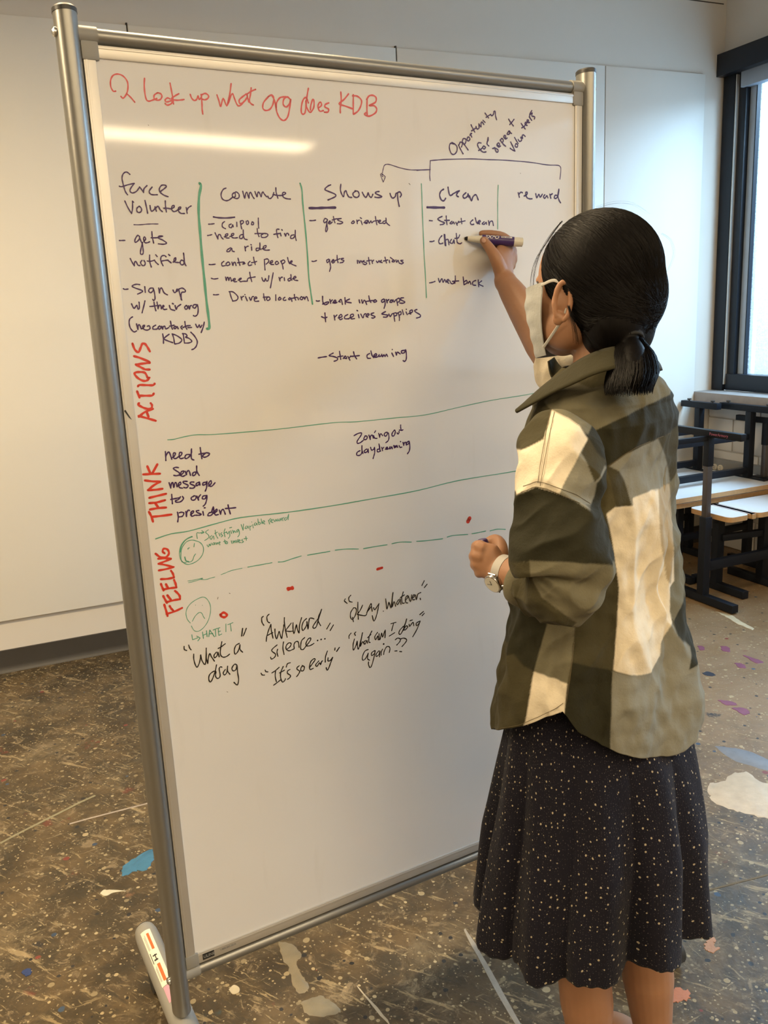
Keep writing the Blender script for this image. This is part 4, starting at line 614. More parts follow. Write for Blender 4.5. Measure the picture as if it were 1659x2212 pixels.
25 3843 12791 3841 12714 3835 12631;25 3840 12702 3883 12769 3913 12765 3942 12642;25 3944 12665 3996 12695 4018 12741 3989 12750 3972 12698 3991 12648 4040 12654;25 4047 12665 4116 12693 4133 12739 4097 12744 4079 12685 4098 12635 4154 12640;25 4274 12686 4214 12693 4179 12649 4207 12622 4272 12662 4308 12719 4315 12785;26 4311 12773 4300 12695 4298 12610 4338 12581;26 4476 12790 4479 12698 4487 12587;26 4440 12673 4496 12678 4571 12681;26 4571 12681 4504 12634 4539 12606 4603 12623 4638 12661 4584 12684;25 4046 12478 3993 12490 3954 12471 3999 12429 4049 12386 4051 12349 3995 12338 3948 12351;25 4056 12336 4114 12365 4136 12405 4093 12399 4069 12347 4102 12312 4153 12324;26 4160 12396 4178 12333;26 4178 12333 4189 12380 4228 12400 4250 12311;26 4341 12360 4303 12353 4286 12306 4330 12307 4367 12369 4379 12466;26 4378 12454 4373 12369 4409 12290;25 3851 12230 3871 12130;25 3871 12130 3892 12212 3917 12221 3926 12134 3951 12204 3977 12213 3987 12138;25 4000 12148 4058 12177 4050 12215 4016 12183 4028 12120 4081 12100;26 4178 12210 4111 12219 4114 12188 4189 12135 4155 12096 4107 12109;26 4299 12181 4250 12188 4229 12160 4310 12106 4276 12073 4215 12082;26 4397 12168 4345 12150 4335 12109 4387 12126 4403 12167 4404 12111;26 4533 12150 4470 12146 4460 12104 4517 12115 4540 12161 4524 12051 4492 11987;26 4563 12071 4618 12113 4616 12163 4575 12132 4576 12075 4626 12062 4688 12116;25 3877 12013 3874 11921 3872 11842;26 3850 11925 3942 11930 4003 11933;26 4029 11948 3988 11905 3931 11888 3947 11861 4020 11857 4080 11904 4066 11949;26 4274 11925 4222 11902 4236 11856 4292 11860 4316 11913 4274 11931;26 4329 11917 4353 11839;26 4353 11839 4357 11888 4399 11932;26 4516 11903 4446 11900 4424 11860 4473 11846 4516 11903 4501 11817 4469 11747 4429 11715;26 3946 11676 3953 11588 3934 11498;26 3975 11659 4025 11664 4060 11640 4030 11589 3974 11585;26 4099 11665 4102 11571;26 4102 11571 4115 11638 4144 11683 4168 11673;26 4179 11590 4239 11631 4229 11658 4188 11626 4201 11562 4258 11572;26 4340 11647 4296 11647 4306 11615 4377 11572 4338 11559 4276 11569;26 4413 11617 4419 11547;26 4444 11681 4463 11679;26 4593 11577 4529 11574 4499 11528 4563 11525 4613 11586 4615 11675 4574 11580;27 4616 11548 4677 11589 4674 11621 4632 11584 4639 11519 4696 11517;27 4723 11595 4741 11516;27 4741 11516 4760 11577 4800 11596 4830 11502;27 4897 11670 4909 11580 4927 11494;27 4840 11609 4943 11600 5040 11595
@purple dark purple note reading Zoning out daydreaming
25 7586 12670 7681 12704 7756 12702 7728 12644 7654 12562 7648 12513 7707 12512 7785 12554;25 7827 12627 7800 12591 7817 12561 7868 12578 7871 12628 7828 12638;25 7916 12645 7943 12553;25 7943 12553 7953 12619 7992 12637 8013 12573;25 8023 12623 8045 12570 8095 12559;25 8072 12713 8047 12682;25 8139 12655 8160 12574;25 8160 12574 8170 12629 8196 12638 8226 12601;25 8338 12656 8286 12651 8264 12602 8309 12586 8357 12643 8372 12551 8349 12485 8295 12452;26 8508 12684 8454 12633 8444 12577 8490 12572 8526 12648 8508 12684;26 8564 12621 8582 12596 8609 12616 8611 12645;26 8656 12771 8653 12714 8664 12667;26 8619 12672 8677 12660 8704 12669;25 7698 12356 7634 12330 7625 12275 7693 12267 7740 12318 7748 12451;25 7747 12429 7743 12362 7764 12293;25 7850 12372 7798 12345 7802 12305 7860 12321 7882 12369 7884 12295;25 7940 12396 7962 12337 8014 12353 8029 12386 8029 12284 8007 12218 7985 12164;25 8141 12339 8090 12333 8094 12287 8145 12293 8149 12360 8134 12441;25 8138 12407 8147 12327 8164 12291;25 8194 12367 8210 12297;25 8205 12331 8239 12361;25 8275 12317 8328 12334 8316 12358 8289 12339 8308 12314 8353 12320;26 8388 12356 8367 12324 8399 12320 8426 12351 8437 12310;26 8473 12374 8490 12321 8506 12365 8523 12329 8545 12366 8563 12324;26 8597 12355 8621 12317 8661 12319;26 8634 12436 8640 12430;26 8692 12413 8709 12348;26 8709 12348 8724 12398 8758 12405 8768 12347;26 8825 12421 8777 12392 8782 12357 8829 12374 8838 12419 8853 12314 8836 12223 8787 12165
@green green note reading Satisfying variable reward, want to invest
14 4261 11131 4261 11235 4310 11230 4391 11228;14 4358 11264 4396 11227 4344 11212;14 4484 11261 4427 11226 4475 11163 4470 11110 4394 11072;14 4536 11144 4497 11114 4521 11074 4562 11131 4574 11065;14 4608 11232 4618 11139 4648 11071;14 4593 11171 4650 11189;15 4675 11166 4688 11109;15 4730 11166 4709 11142 4743 11109 4713 11087;15 4800 11228 4776 11168 4786 11075;15 4765 11151 4821 11160;15 4822 11169 4845 11120 4878 11169 4879 11078 4847 11037;15 4906 11174 4919 11117;15 4889 11231 4930 11234;15 4943 11177 4957 11120 4970 11163 5003 11121;15 5055 11177 5016 11156 5032 11125 5063 11166 5069 11082 5033 11033;15 5118 11258 5146 11143;15 5146 11143 5165 11260;15 5218 11215 5186 11174 5223 11168 5246 11210 5257 11162;15 5283 11204 5285 11121;15 5285 11185 5321 11203;15 5341 11222 5351 11156;15 5327 11276 5329 11274;15 5401 11250 5369 11209 5406 11203 5423 11237 5435 11198;15 5454 11315 5464 11203 5504 11224 5468 11248;15 5520 11305 5531 11210;15 5542 11218 5588 11239 5564 11261 5542 11227 5588 11192;15 5666 11254 5683 11177;15 5669 11244 5711 11284;15 5706 11220 5746 11241 5729 11263 5706 11220 5752 11194;15 5767 11257 5792 11206 5815 11249 5837 11208 5854 11252;15 5893 11246 5865 11217 5900 11211 5919 11252 5930 11212;15 5943 11257 5958 11198;15 5952 11246 5983 11260;15 6031 11253 5990 11231 6008 11200 6049 11231 6085 11310;15 6084 11292 6067 11200;14 4430 10981 4454 10940 4477 10991 4491 10952 4514 11003;14 4559 11004 4529 10973 4565 10966 4577 11001 4583 10963;15 4604 10996 4614 10958 4631 10991 4647 10961;15 4669 11003 4672 10939;15 4640 10981 4690 10991;15 4772 11022 4775 10958;15 4750 10989 4797 10996;15 4805 10980 4783 10947 4820 10941 4823 10973 4799 10977;15 4898 10982 4911 10925;15 4934 10976 4940 10929 4962 10972 4977 10932;15 4990 10976 5005 10927 5029 10988;15 5034 10941 5073 10956 5047 10976 5042 10925 5079 10918;15 5121 10972 5101 10957 5136 10923 5097 10908;15 5191 11016 5194 10941;15 5150 10977 5216 10975
@green green smiling face doodle
14 4172 11178 4054 11153 3948 11055 3908 10919 3921 10791 4000 10695 4096 10677 4225 10717 4324 10809 4359 10930 4319 11036 4226 11097 4140 11121 4049 11100 3960 10999 3928 10862 3935 10752 4011 10717;14 4099 10984 4069 10977 4071 10962;14 4198 11051 4183 10987;14 4172 11183 4053 11144 3965 11052 3927 10934;14 4168 11191 4051 11152 3956 11054 3918 10935;14 4001 10830 4006 10757 4064 10720 4128 10735 4172 10818 4202 10849;14 3992 10828 4010 10746 4065 10723;14 4003 10812 4015 10756 4057 10735
@scarlet red row title reading FEELING
40 3533 10010 3553 9902 3572 9782;40 3557 9824 3714 9842 3850 9878;40 3627 9964 3653 9907 3685 9861;40 3532 10177 3556 10108 3585 10031;40 3574 10046 3711 10056 3829 10051;40 3829 10051 3830 10116 3787 10189 3754 10228;40 3606 10175 3663 10073;40 3514 10410 3531 10343 3549 10276;40 3545 10296 3674 10295 3785 10286;40 3785 10286 3779 10358 3757 10439;40 3603 10386 3637 10296;40 3523 10497 3644 10480 3761 10483;40 3761 10483 3750 10555 3720 10618;39 3504 10665 3638 10665 3775 10678;39 3511 10790 3634 10742 3763 10680;39 3511 10787 3629 10812 3742 10836;39 3515 10883 3635 10868 3743 10842;39 3478 10984 3554 10907 3649 10884 3716 10941 3700 11019 3636 11049 3607 11005 3639 10961
@green green frowning face doodle
13 3976 9556 3927 9639 3912 9747 3941 9846 4025 9932 4145 9986 4262 10004 4334 9947 4381 9831 4374 9687 4321 9539 4233 9426 4123 9364 4036 9390 3989 9494;13 4016 9580 4076 9666 4158 9721 4207 9697 4232 9625 4254 9581;13 4104 9879 4105 9878;13 4232 9847 4233 9846
@green green note reading HATE IT
15 3981 9323 3983 9270 3987 9222;16 3987 9222 4033 9229 4085 9239;16 4070 9276 4129 9223;16 4129 9223 4082 9177;16 4185 9330 4192 9201;16 4263 9339 4265 9218;16 4185 9263 4264 9278;16 4297 9211 4328 9337;16 4328 9337 4367 9262 4405 9185;16 4308 9262 4380 9259;16 4392 9323 4472 9338;16 4434 9327 4432 9186;16 4492 9334 4492 9193;16 4492 9193 4550 9206;16 4485 9335 4525 9340;16 4486 9268 4532 9271;16 4649 9386 4635 9234;16 4686 9364 4788 9382;16 4737 9367 4740 9224
@green dashed green line across the feeling row
11 4008 10368 4068 10363 4144 10364 4284 10369;11 4017 10333 4141 10338 4290 10361;12 4245 10354 4345 10328 4436 10339 4520 10343;12 4643 10367 4726 10382 4860 10409 5064 10413;17 5177 10415 5427 10412 5670 10411;18 5797 10401 5915 10389 6097 10414 6286 10434;18 6420 10427 6910 10419;18 7025 10423 7275 10403 7547 10356;19 7662 10342 7965 10339 8214 10328;19 8329 10330 8523 10333 8798 10286;20 8929 10281 9178 10254 9579 10226;20 9695 10244 9859 10253 10230 10214;21 10341 10211 10520 10208 10709 10211;21 10826 10195 11019 10202 11249 10160
@black black note reading What a drag
22 3815 9130 3813 9070 3854 9040;22 3902 9135 3915 9072 3937 9034;22 3979 8937 3970 8845 3985 8733 4017 8664 4069 8739 4098 8840 4110 8891 4119 8781 4174 8679 4209 8840 4227 8998;22 4217 8893 4211 8786 4227 8687;22 4227 8687 4251 8803 4285 8876 4310 8802 4360 8701;23 4416 8872 4366 8829 4366 8768 4423 8802 4442 8865 4459 8766;23 4538 9053 4500 8920 4489 8800 4536 8740 4603 8738 4666 8770;23 4455 8937 4516 8956 4600 8998;23 4877 8940 4807 8915 4766 8829 4778 8743 4844 8796 4888 8910;23 4887 8903 4882 8815 4928 8748;23 4970 9226 4936 9077;23 5043 9210 5002 9130 4970 9076;23 4392 8618 4354 8491 4288 8357 4244 8306 4216 8362 4238 8452 4315 8501 4367 8488 4353 8409 4368 8357 4406 8340 4444 8385 4437 8525 4466 8559 4492 8545;23 4553 8482 4507 8424 4530 8377 4581 8420 4605 8538;23 4604 8524 4596 8443 4636 8364;23 4792 8512 4747 8544 4687 8476 4708 8415 4764 8429 4791 8505 4792 8366 4799 8211 4763 8108 4701 8180
@black black note reading Awkward silence, It's so early
23 5404 9374 5370 9350 5369 9262 5402 9191;23 5527 9392 5479 9351 5484 9256 5525 9215;23 5425 8855 5447 8965 5502 9093 5548 9178;23 5548 9178 5546 9070 5569 8886;23 5447 8965 5520 8987 5572 9000;23 5623 9065 5620 8951 5645 8855 5685 8949 5708 8995 5726 8901 5748 8838 5775 8941 5802 9038 5815 9112;23 5839 9254 5830 9147 5843 8977 5865 8836;23 5972 9109 5901 9041 5837 8978;23 5837 8978 5920 8947 5992 8937;23 6011 9107 6002 8993 6014 8880 6054 8981 6080 9053 6093 8959 6126 8867 6143 9013 6202 9175;24 6306 9132 6235 9083 6195 8988 6208 8901 6265 8946 6311 9027 6308 9067 6323 8907 6344 9020 6372 9118 6425 9113 6464 9091;24 6558 9077 6485 9002 6433 8935 6450 8892 6506 8918 6555 9038 6645 9254;24 6622 9207 6575 9126 6555 9025 6602 8917;24 6815 8922 6732 8815;24 6885 8867 6805 8765;23 5641 8727 5546 8673 5523 8627 5594 8545 5570 8486 5503 8463 5487 8506;23 5647 8636 5627 8576 5642 8488;23 5781 8759 5758 8635 5773 8495;23 5840 8590 5909 8625 5939 8683 5895 8713 5833 8669 5827 8593 5889 8545 5970 8558 5997 8565 5996 8644 6034 8700 6092 8686 6104 8566;24 6237 8744 6167 8695 6139 8597 6140 8518 6193 8505 6251 8557 6352 8652 6363 8708 6301 8690 6254 8609 6271 8559 6345 8548 6428 8575;23 5264 8225 5287 8181 5331 8169;23 5352 8268 5368 8231 5406 8218;23 5487 8175 5560 8202 5649 8252;23 5567 8200 5551 8087 5568 7964;23 5504 7909 5579 7942 5654 7981;24 5735 8250 5673 8134 5664 8018 5696 7924 5751 7956 5760 7980;23 5647 8134 5700 8147 5754 8166;23 5890 8290 5830 8285 5798 8221;24 5872 8150 5825 8135 5814 8085 5876 8017 5846 7972 5804 7956;24 6075 8178 6026 8150 6030 8110 6079 8058 6034 7989 6003 7964;24 6154 8158 6112 8129 6107 8064 6160 8057 6186 8124 6141 8168;24 6305 8094 6371 8157 6431 8223 6405 8249 6334 8206 6300 8108 6308 8040 6377 8049;24 6510 8176 6437 8114 6461 8068 6520 8134 6545 8087 6570 8148 6591 8156;24 6714 8341 6665 8232 6650 8115;25 6718 8192 6714 8126 6769 8126 6822 8180 6765 8060 6717 7964 6680 7932 6663 7991;24 6890 8366 6880 8321;25 6987 8356 6920 8284;35 6513 8618 6514 8617;35 6592 8622 6594 8622;35 6675 8616 6676 8616
@black black note reading Okay whatever, What am I doing again
22 7186 9363 7164 9325 7222 9262;22 7315 9416 7266 9368 7277 9294 7337 9263;22 7360 9132 7293 9052 7280 8953 7315 8894 7380 8946 7425 9052 7406 9122 7360 9132;22 7325 8936 7342 8837;22 7467 9233 7457 9075 7456 8863;23 7571 9145 7511 9049 7436 8977;23 7436 8977 7535 8934 7636 8912 7680 8998 7767 9141 7779 9065 7789 8967;23 7663 8972 7763 9068;23 7825 9040 7854 8990 7956 9101;23 7956 9101 7925 8975 7878 8837 7817 8747 7784 8872;23 8050 8915 8052 8914;23 8120 9170 8130 9064 8140 8944 8178 9040 8196 9080 8238 8945 8259 9052 8303 9273;23 8298 9252 8279 9122 8271 8961 8317 9070 8352 8958;23 8432 9091 8380 9027 8403 8985 8455 9056 8466 9099 8484 8975;23 8554 9237 8508 9120 8518 8998 8567 8988;23 8475 9126 8576 9166;23 8595 9042 8655 9089 8657 9134 8606 9100 8601 8996 8649 8971;24 8673 9116 8717 8987 8756 9129;24 8769 9051 8821 9085 8814 9124 8771 9081 8776 9019 8826 9009;24 8847 9110 8868 9000 8906 9113 8982 9135;24 8960 9011 8968 8980;24 9082 9382 9017 9286;24 9149 9290 9076 9227;22 7274 8603 7224 8556 7221 8498;23 7383 8601 7350 8571 7371 8530;23 7343 8455 7305 8346 7305 8220 7373 8315 7402 8397 7403 8278 7422 8214 7469 8337 7537 8551;23 7537 8551 7497 8404 7472 8262 7525 8353 7561 8293;23 7597 8366 7555 8331 7585 8287 7628 8359 7641 8296;23 7758 8537 7688 8434 7674 8318 7704 8296;23 7647 8414 7730 8469;23 7890 8477 7822 8403 7834 8326 7894 8402 7897 8311 7930 8319;23 7921 8441 7937 8302 7985 8441 8004 8346 8076 8488 8060 8319;23 8220 8598 8343 8601;23 8286 8598 8229 8438;24 8166 8332 8299 8377;24 8518 8471 8424 8401 8404 8330 8453 8319 8542 8450 8608 8618;24 8589 8561 8544 8480 8514 8381;24 8576 8458 8532 8407 8556 8379 8625 8432 8593 8469;24 8661 8485 8675 8436;24 8689 8562 8748 8564;24 8692 8447 8719 8479 8762 8508 8775 8429;24 8939 8499 8845 8474 8851 8412 8920 8457 8939 8492 8856 8334 8740 8184;24 9032 8696 8937 8645;24 9052 8650 8994 8609;23 7648 8152 7568 8134 7506 8029 7510 7946 7574 7968 7644 8071;23 7644 8071 7621 7956 7667 7908;23 7805 8092 7731 8065 7720 8000 7785 8022 7813 8083 7763 7907 7707 7769 7665 7742 7638 7817 7641 7876;23 7900 8062 7833 8010 7830 7951 7896 7980 7924 8049;23 7924 8049 7909 7924;23 7990 8078 7955 8026 7951 7951;23 8008 7953 8028 8024 8081 8102 8138 8104 8168 8051 8148 7965;24 8308 8216 8367 8240 8431 8202 8412 8146 8335 8088;24 8431 8202 8514 8206 8587 8151 8542 8085 8464 8026;24 8284 7965 8337 7957;24 8401 7926 8451 7910;40 8020 8188 8022 8186
@scarlet red dot beside the words Awkward silence
67 5959 9833 6056 9814;67 5967 9812 6048 9834
@scarlet red dot above the words Okay whatever
57 7959 9850 8069 9859
@scarlet red dot near the pen holding fist
101 10247 10507 10286 10563
@scarlet small red ring beside the frowning face
46 4559 9590 4626 9622 4685 9563 4645 9525 4583 9548 4560 9599
@darkmark dark scuff marks scattered on the board
11 4545 8025 4563 8011;11 4546 9942 4534 9908;11 4768 9979 4785 9967;11 9058 17407 9088 17382;12 11757 17682 11757 17673;9 3226 13485 3266 13418;9 4119 18169 4126 18162
"""

def ribbon(mb, pts, wd, y):
    P = crom([Vector((p[0], y, p[1])) for p in pts], 4)
    n = len(P); h = wd/2; L_, R_ = [], []
    for i in range(n):
        d = (P[min(n-1, i+1)] - P[max(0, i-1)]); d = d.normalized() if d.length > 1e-9 else Vector((1, 0, 0))
        s = Vector((-d.z, 0, d.x)); k = h*(1 + .13*math.sin(i*1.3+P[0].x*90)); L_.append(P[i]+s*k); R_.append(P[i]-s*k)
    mb.add(L_ + R_, [(i, i+1, n+i+1, n+i) for i in range(n-1)])
    for c in (P[0], P[-1]):
        ring = [c + Vector((math.cos(a*PI/5)*h, 0, math.sin(a*PI/5)*h)) for a in range(10)]
        mb.add(ring, [tuple(range(10))])
    for c, d0 in zip(P[4:-4:4], range(9999)):
        ring = [c + Vector((math.cos(a*PI/4)*h*.97, -.00001, math.sin(a*PI/4)*h*.97)) for a in range(8)]; mb.add(ring, [tuple(range(8))])
lines = [l for l in WRITING.strip().split('\n')]
k_off = 0
for i in range(0, len(lines), 2):
    colr, label = lines[i][1:].split(' ', 1); mb = MB()
    for st_ in lines[i+1].split(';'):
        q = [int(t) for t in st_.split()]; wd = q[0]/10000.0; pts = [(q[j]/10000.0, q[j+1]/10000.0) for j in range(1, len(q), 2)]
        k_off = (k_off+1) % 60; ribbon(mb, pts, wd, -.00025 - k_off*.000004)
    if label.startswith(('dashed', 'dark scuff')):
        for st_ in lines[i+1].split(';'):
            q = [int(t) for t in st_.split()]; m1 = MB(); ribbon(m1, [(q[j]/10000.0, q[j+1]/10000.0) for j in range(1, len(q), 2)], q[0]/10000.0, -.0003)
            mesh_obj('pen_dash' if label[0:2] == 'da' and 'dashed' in label else 'ink_speck', [p - Vector(OB) for p in m1.v], m1.f, M['ink_'+colr], wb, smooth=False)
        continue
    v = [p - Vector(OB) for p in mb.v]
    o = mesh_obj('handwriting', v, mb.f, M['ink_'+colr], wb, smooth=False); tag(o, label)

# ------------------------------------------------------------------ stacked tables in the window corner
def bar(a, b, th, mat, name, par, O, bev=.003, wide=None):
    """square tube from a to b (room coordinates)"""
    A, B = RW(*a), RW(*b); d = (B-A); ln = d.length; d.normalize()
    ref = Vector((0, 0, 1)) if abs(d.z) < .9 else UX
    sx = d.cross(ref).normalized(); sy = sx.cross(d); h = th/2; hw = (wide or th)/2
    mb = MB(); R = Matrix((sx, sy, d)).transposed()
    mb.box((-hw, -h, 0), (hw, h, ln), bev=bev, rot=R, org=A)
    return mb.build(name, mat, par, off=O)
def board_poly(u0, u1, n0, n1, r=.03, corner=('00',)):
    P = []
    for cu, cn, a0 in ((u1-r, n1-r, 0), (u0+r, n1-r, 90), (u0+r, n0+r, 180), (u1-r, n0+r, 270)):
        for k in range(5):
            a = math.radians(a0 + k*22.5); P.append((cu + r*math.cos(a), cn + r*math.sin(a)))
    return P
def tabletop(par, u0, u1, n0, n1, zt, O, th=.026, name='tabletop'):
    P = board_poly(u0, u1, n0, n1)
    mb = MB(); mb.prism(P, (0, 0, zt-th), UX, NX, Z1, th-.0015); o = mb.build(name, M['ply'], par, off=O, angle=40)
    mb = MB(); mb.prism(P, (0, 0, zt-.0015), UX, NX, Z1, .0015); mb.build('laminate_face', M['laminate'], o, off=O, angle=40)
    return o
BK = M['black_metal']
# A: upright adjustable frame without its top
t = empty('adjustable_table_frame', RW(3.092, 3.139, 0)); tag(t, 'black T-leg table frame without a top, nearest of the stacked tables', 'table frame', None); O = t.location.copy()
bar((3.092, 2.925, .026), (3.092, 3.385, .026), .040, BK, 'foot_bar', t, O)
bar((3.092, 3.139, .045), (3.092, 3.139, .445), .043, BK, 'leg', t, O)
bar((3.092, 3.139, .44), (3.092, 3.139, .70), .031, M['grey_steel'], 'inner_leg', t, O); bar((3.092, 3.139, .70), (3.092, 3.139, .845), .036, BK, 'leg_sleeve', t, O)
tb_ = bar((3.092, 2.925, .862), (3.092, 3.385, .862), .034, BK, 'top_bar', t, O)
text_mesh('PowerArmory', .020, M['printpink'], 'lettering', tb_, RW(3.0735, 3.120, .8560), -NX, Z1, bold=False, off=O)
bar((3.075, 3.139, .838), (2.55, 3.139, .838), .026, BK, 'side_rail', t, O)
bar((3.11, 3.139, .19), (3.86, 3.139, .19), .050, BK, 'stretcher', t, O, wide=.03)
bar((2.55, 2.95, .862), (2.55, 3.30, .862), .034, BK, 'top_bar', t, O); bar((2.55, 3.139, .045), (2.55, 3.139, .845), .036, BK, 'leg', t, O); bar((2.55, 2.95, .026), (2.55, 3.30, .026), .040, BK, 'foot_bar', t, O)
# B: low table with split white top
t = empty('low_table', RW(3.5, 3.18, 0)); tag(t, 'low white-topped table with two dark slots, frontmost tabletop in the stack', 'table'); O = t.location.copy()
tabletop(t, 3.150, 3.282, 3.040, 3.318, .450, O); tabletop(t, 3.290, 3.325, 3.040, 3.318, .450, O, name='tabletop_strip'); tabletop(t, 3.333, 3.88, 3.040, 3.318, .450, O)
bar((3.56, 3.2, .03), (3.56, 3.2, .424), .045, BK, 'leg', t, O); bar((3.30, 3.26, .03), (3.30, 3.26, .424), .045, BK, 'leg', t, O)
bar((3.30, 3.24, .285), (3.56, 3.2, .285), .034, BK, 'rail', t, O); bar((3.20, 3.18, .405), (3.87, 3.18, .405), .034, BK, 'rail', t, O)
bar((3.56, 3.05, .022), (3.56, 3.42, .022), .040, BK, 'foot_bar', t, O); bar((3.30, 3.06, .022), (3.30, 3.42, .022), .040, BK, 'foot_bar', t, O)
# C and D: tables lying upside down, feet in the air
def inverted(u_post, n_post, u0, u1, n0, n1, zt, ztop, bn0, bn1, label, two=True):
    t = empty('upturned_table', RW((u0+u1)/2, (n0+n1)/2, 0)); tag(t, label, 'table', 'tables stacked upside down'); O = t.location.copy()
    tabletop(t, u0, u1, n0, n1, zt, O)
    if two: tabletop(t, u0+.06, u1, n0+.02, n1, zt-.034, O, name='lower_board')
    for up in (u_post, u_post-.72 if u_post-.72 > u0+.03 else u0+.05):
        bar((up, n_post, zt+.002), (up, n_post, ztop-.018), .040, BK, 'leg', t, O)
        fb = bar((up, bn0 + (.06 if up != u_post else 0), ztop), (up, bn1, ztop), .036, BK, 'foot_bar', t, O)
        for nn in ((bn0+.05 if up == u_post else bn0+.11), bn1-.05):
            mb = MB(); mb.tube([RW(up, nn, ztop+.016), RW(up, nn, ztop+.022), RW(up, nn, ztop+.023), RW(up, nn, ztop+.031)], [.005, .005, .012, .012], 14); mb.build('leveling_foot', M['cap'], fb, off=O)
        bar((up, n_post-.13, zt+.004), (up, n_post+.13, zt+.004), .008, BK, 'mounting_plate', t, O, .001, wide=.03)
    bar((u_post, n_post, zt+.045), (u0+.05, n_post, zt+.045), .036, BK, 'rail', t, O)
    bar((u_post, n_post, zt+.235), (u0+.05, n_post, zt+.235), .030, BK, 'stretcher', t, O)
    # supports below
    for uu in (u0+.22, u1-.12):
        bar((uu, (n0+n1)/2, .04), (uu, (n0+n1)/2, zt-(.062 if two else .028)), .04, BK, 'base_leg', t, O)
        bar((uu, n0+.04, .02), (uu, n1-.04, .02), .038, BK, 'base_foot', t, O)
    bar((u0+.22, (n0+n1)/2, .23), (u1-.12, (n0+n1)/2, .23), .034, BK, 'base_rail', t, O)
    return t
inverted(3.773, 3.529, 3.03, 3.88, 3.335, 3.66, .500, .893, 3.36, 3.745, 'upturned white table with black feet in the air, just behind the nearest frame')
inverted(3.71, 3.85, 2.95, 3.775, 3.70, 3.985, .505, .893, 3.70, 3.985, 'upturned white table with black feet in the air, against the back wall')

t = empty('leg_assembly', RW(3.825, 3.46, .502)); tag(t, 'loose black T-shaped table leg with worn grey post, standing on an upturned tabletop', 'table leg'); O = t.location.copy()
bar((3.825, 3.23, .826), (3.825, 3.672, .826), .030, BK, 'top_bar', t, O)
bar((3.825, 3.462, .690), (3.825, 3.462, .812), .034, BK, 'leg_sleeve', t, O); bar((3.825, 3.462, .510), (3.825, 3.462, .692), .028, M['grey_steel'], 'post', t, O)
bar((3.825, 3.40, .506), (3.825, 3.53, .506), .007, BK, 'mounting_plate', t, O, .001, wide=.05)

# ------------------------------------------------------------------ the person
PO = Vector((1.01, -.42, 0))
per = empty('person', BW(1.01, -.42, 0), BA)
tag(per, 'person in a green and cream plaid shirt and dotted black skirt, writing on the whiteboard', 'person')
def remesh(mb, name, mat, parent, voxel=.003, smooth=8, fac=.5, off=PO):
    o = mb.build('tmp', mat, None, off=off)
    m = o.modifiers.new('r', 'REMESH'); m.mode = 'VOXEL'; m.voxel_size = voxel
    s = o.modifiers.new('s', 'SMOOTH'); s.factor = fac; s.iterations = smooth
    dg = bpy.context.evaluated_depsgraph_get(); me = bpy.data.meshes.new_from_object(o.evaluated_get(dg)); me.name = name
    bpy.data.objects.remove(o); me.polygons.foreach_set('use_smooth', [True]*len(me.polygons))
    r = bpy.data.objects.new(name, me); COL.objects.link(r); r.parent = parent; return r
V = Vector
HC_ = V((.994, -.402, 1.522))       # head centre
HY = math.radians(14)                # head turned slightly to her left
RH = Matrix.Rotation(HY, 3, 'Z') @ Matrix.Rotation(math.radians(-4), 3, 'X')
def HP(x, y, z): return HC_ + RH @ V((x, y, z))
b = MB()
# torso, neck, legs
b.tube([(1.005, -.42, .80), (1.005, -.42, .95), (1.0, -.42, 1.10), (1.0, -.42, 1.25), (1.003, -.42, 1.31)], [(.10, .14), (.09, .12), (.075, .105), (.075, .12), (.045, .09)], 28, up=(0, 1, 0), round_cap=3)
b.tube([(1.005, -.425, 1.27), (1.006, -.43, 1.36), (1.012, -.425, 1.41), (1.018, -.415, 1.47), (1.022, -.405, 1.52)], [.064, .054, .050, .050, .052], 24)
for sx, dy in ((-1, -.035), (1, -.05)):
    hip = V((1.005+sx*.075, -.42, .84)); knee = V((1.004+sx*.070, -.405+dy, .44)); calf = V((1.004+sx*.070, -.435+dy, .33)); ank = V((1.022+sx*.072, -.45+dy, .085))
    b.tube(crom([hip, lerp(hip, knee, .5), knee, calf, lerp(calf, ank, .6), ank], 3), [.082, .080, .078, .075, .072, .066, .052, .048, .0460, .047, .049, .049, .044, .040, .036, .034][:16], 22, round_cap=2)
    b.ell(ank + V((0, .045, -.045)), (.034, .085, .028)); b.ell(ank + V((0, -.02, -.04)), (.030, .04, .035))
# skull, jaw, features
b.ell(HP(0, -.008, .022), (.0725, .088, .088), RH); b.ell(HP(0, .030, -.028), (.062, .062, .075), RH)
b.ell(HP(0, .050, -.070), (.040, .036, .034), RH); b.ell(HP(-.036, .02, -.055), (.030, .045, .040), RH); b.ell(HP(.036, .02, -.055), (.030, .045, .040), RH)
b.ell(HP(0, .092, -.022), (.010, .016, .020), RH); b.ell(HP(0, .100, -.034), (.013, .012, .009), RH)
b.ell(HP(-.033, .066, -.022), (.020, .016, .014), RH); b.ell(HP(.033, .066, -.022), (.020, .016, .014), RH)
b.ell(HP(0, .070, .024), (.038, .012, .012), RH)
b.ell(HP(0, .082, -.062), (.022, .010, .007), RH)
def limb(pts, rad, k=4, ring=18):
    P = crom(pts, k); n = len(P); xs = [i/(len(pts)-1) for i in range(len(pts))]
    b.tube(P, [interp(i/(n-1), xs, rad) for i in range(n)], ring, round_cap=2)
# left arm (hangs, forearm bent up towards the board)
LS = V((.850, -.475, 1.290)); LE = (0.8286,-0.575,1.079); LW = (0.7897,-0.43,1.0881)
LE = V(LE); LW = V(LW)
limb([LS, lerp(LS, LE, .5), LE], [.040, .036, .030]); limb([LE, lerp(LE, LW, .35), lerp(LE, LW, .75), LW], [.030, .035, .030, .0245])
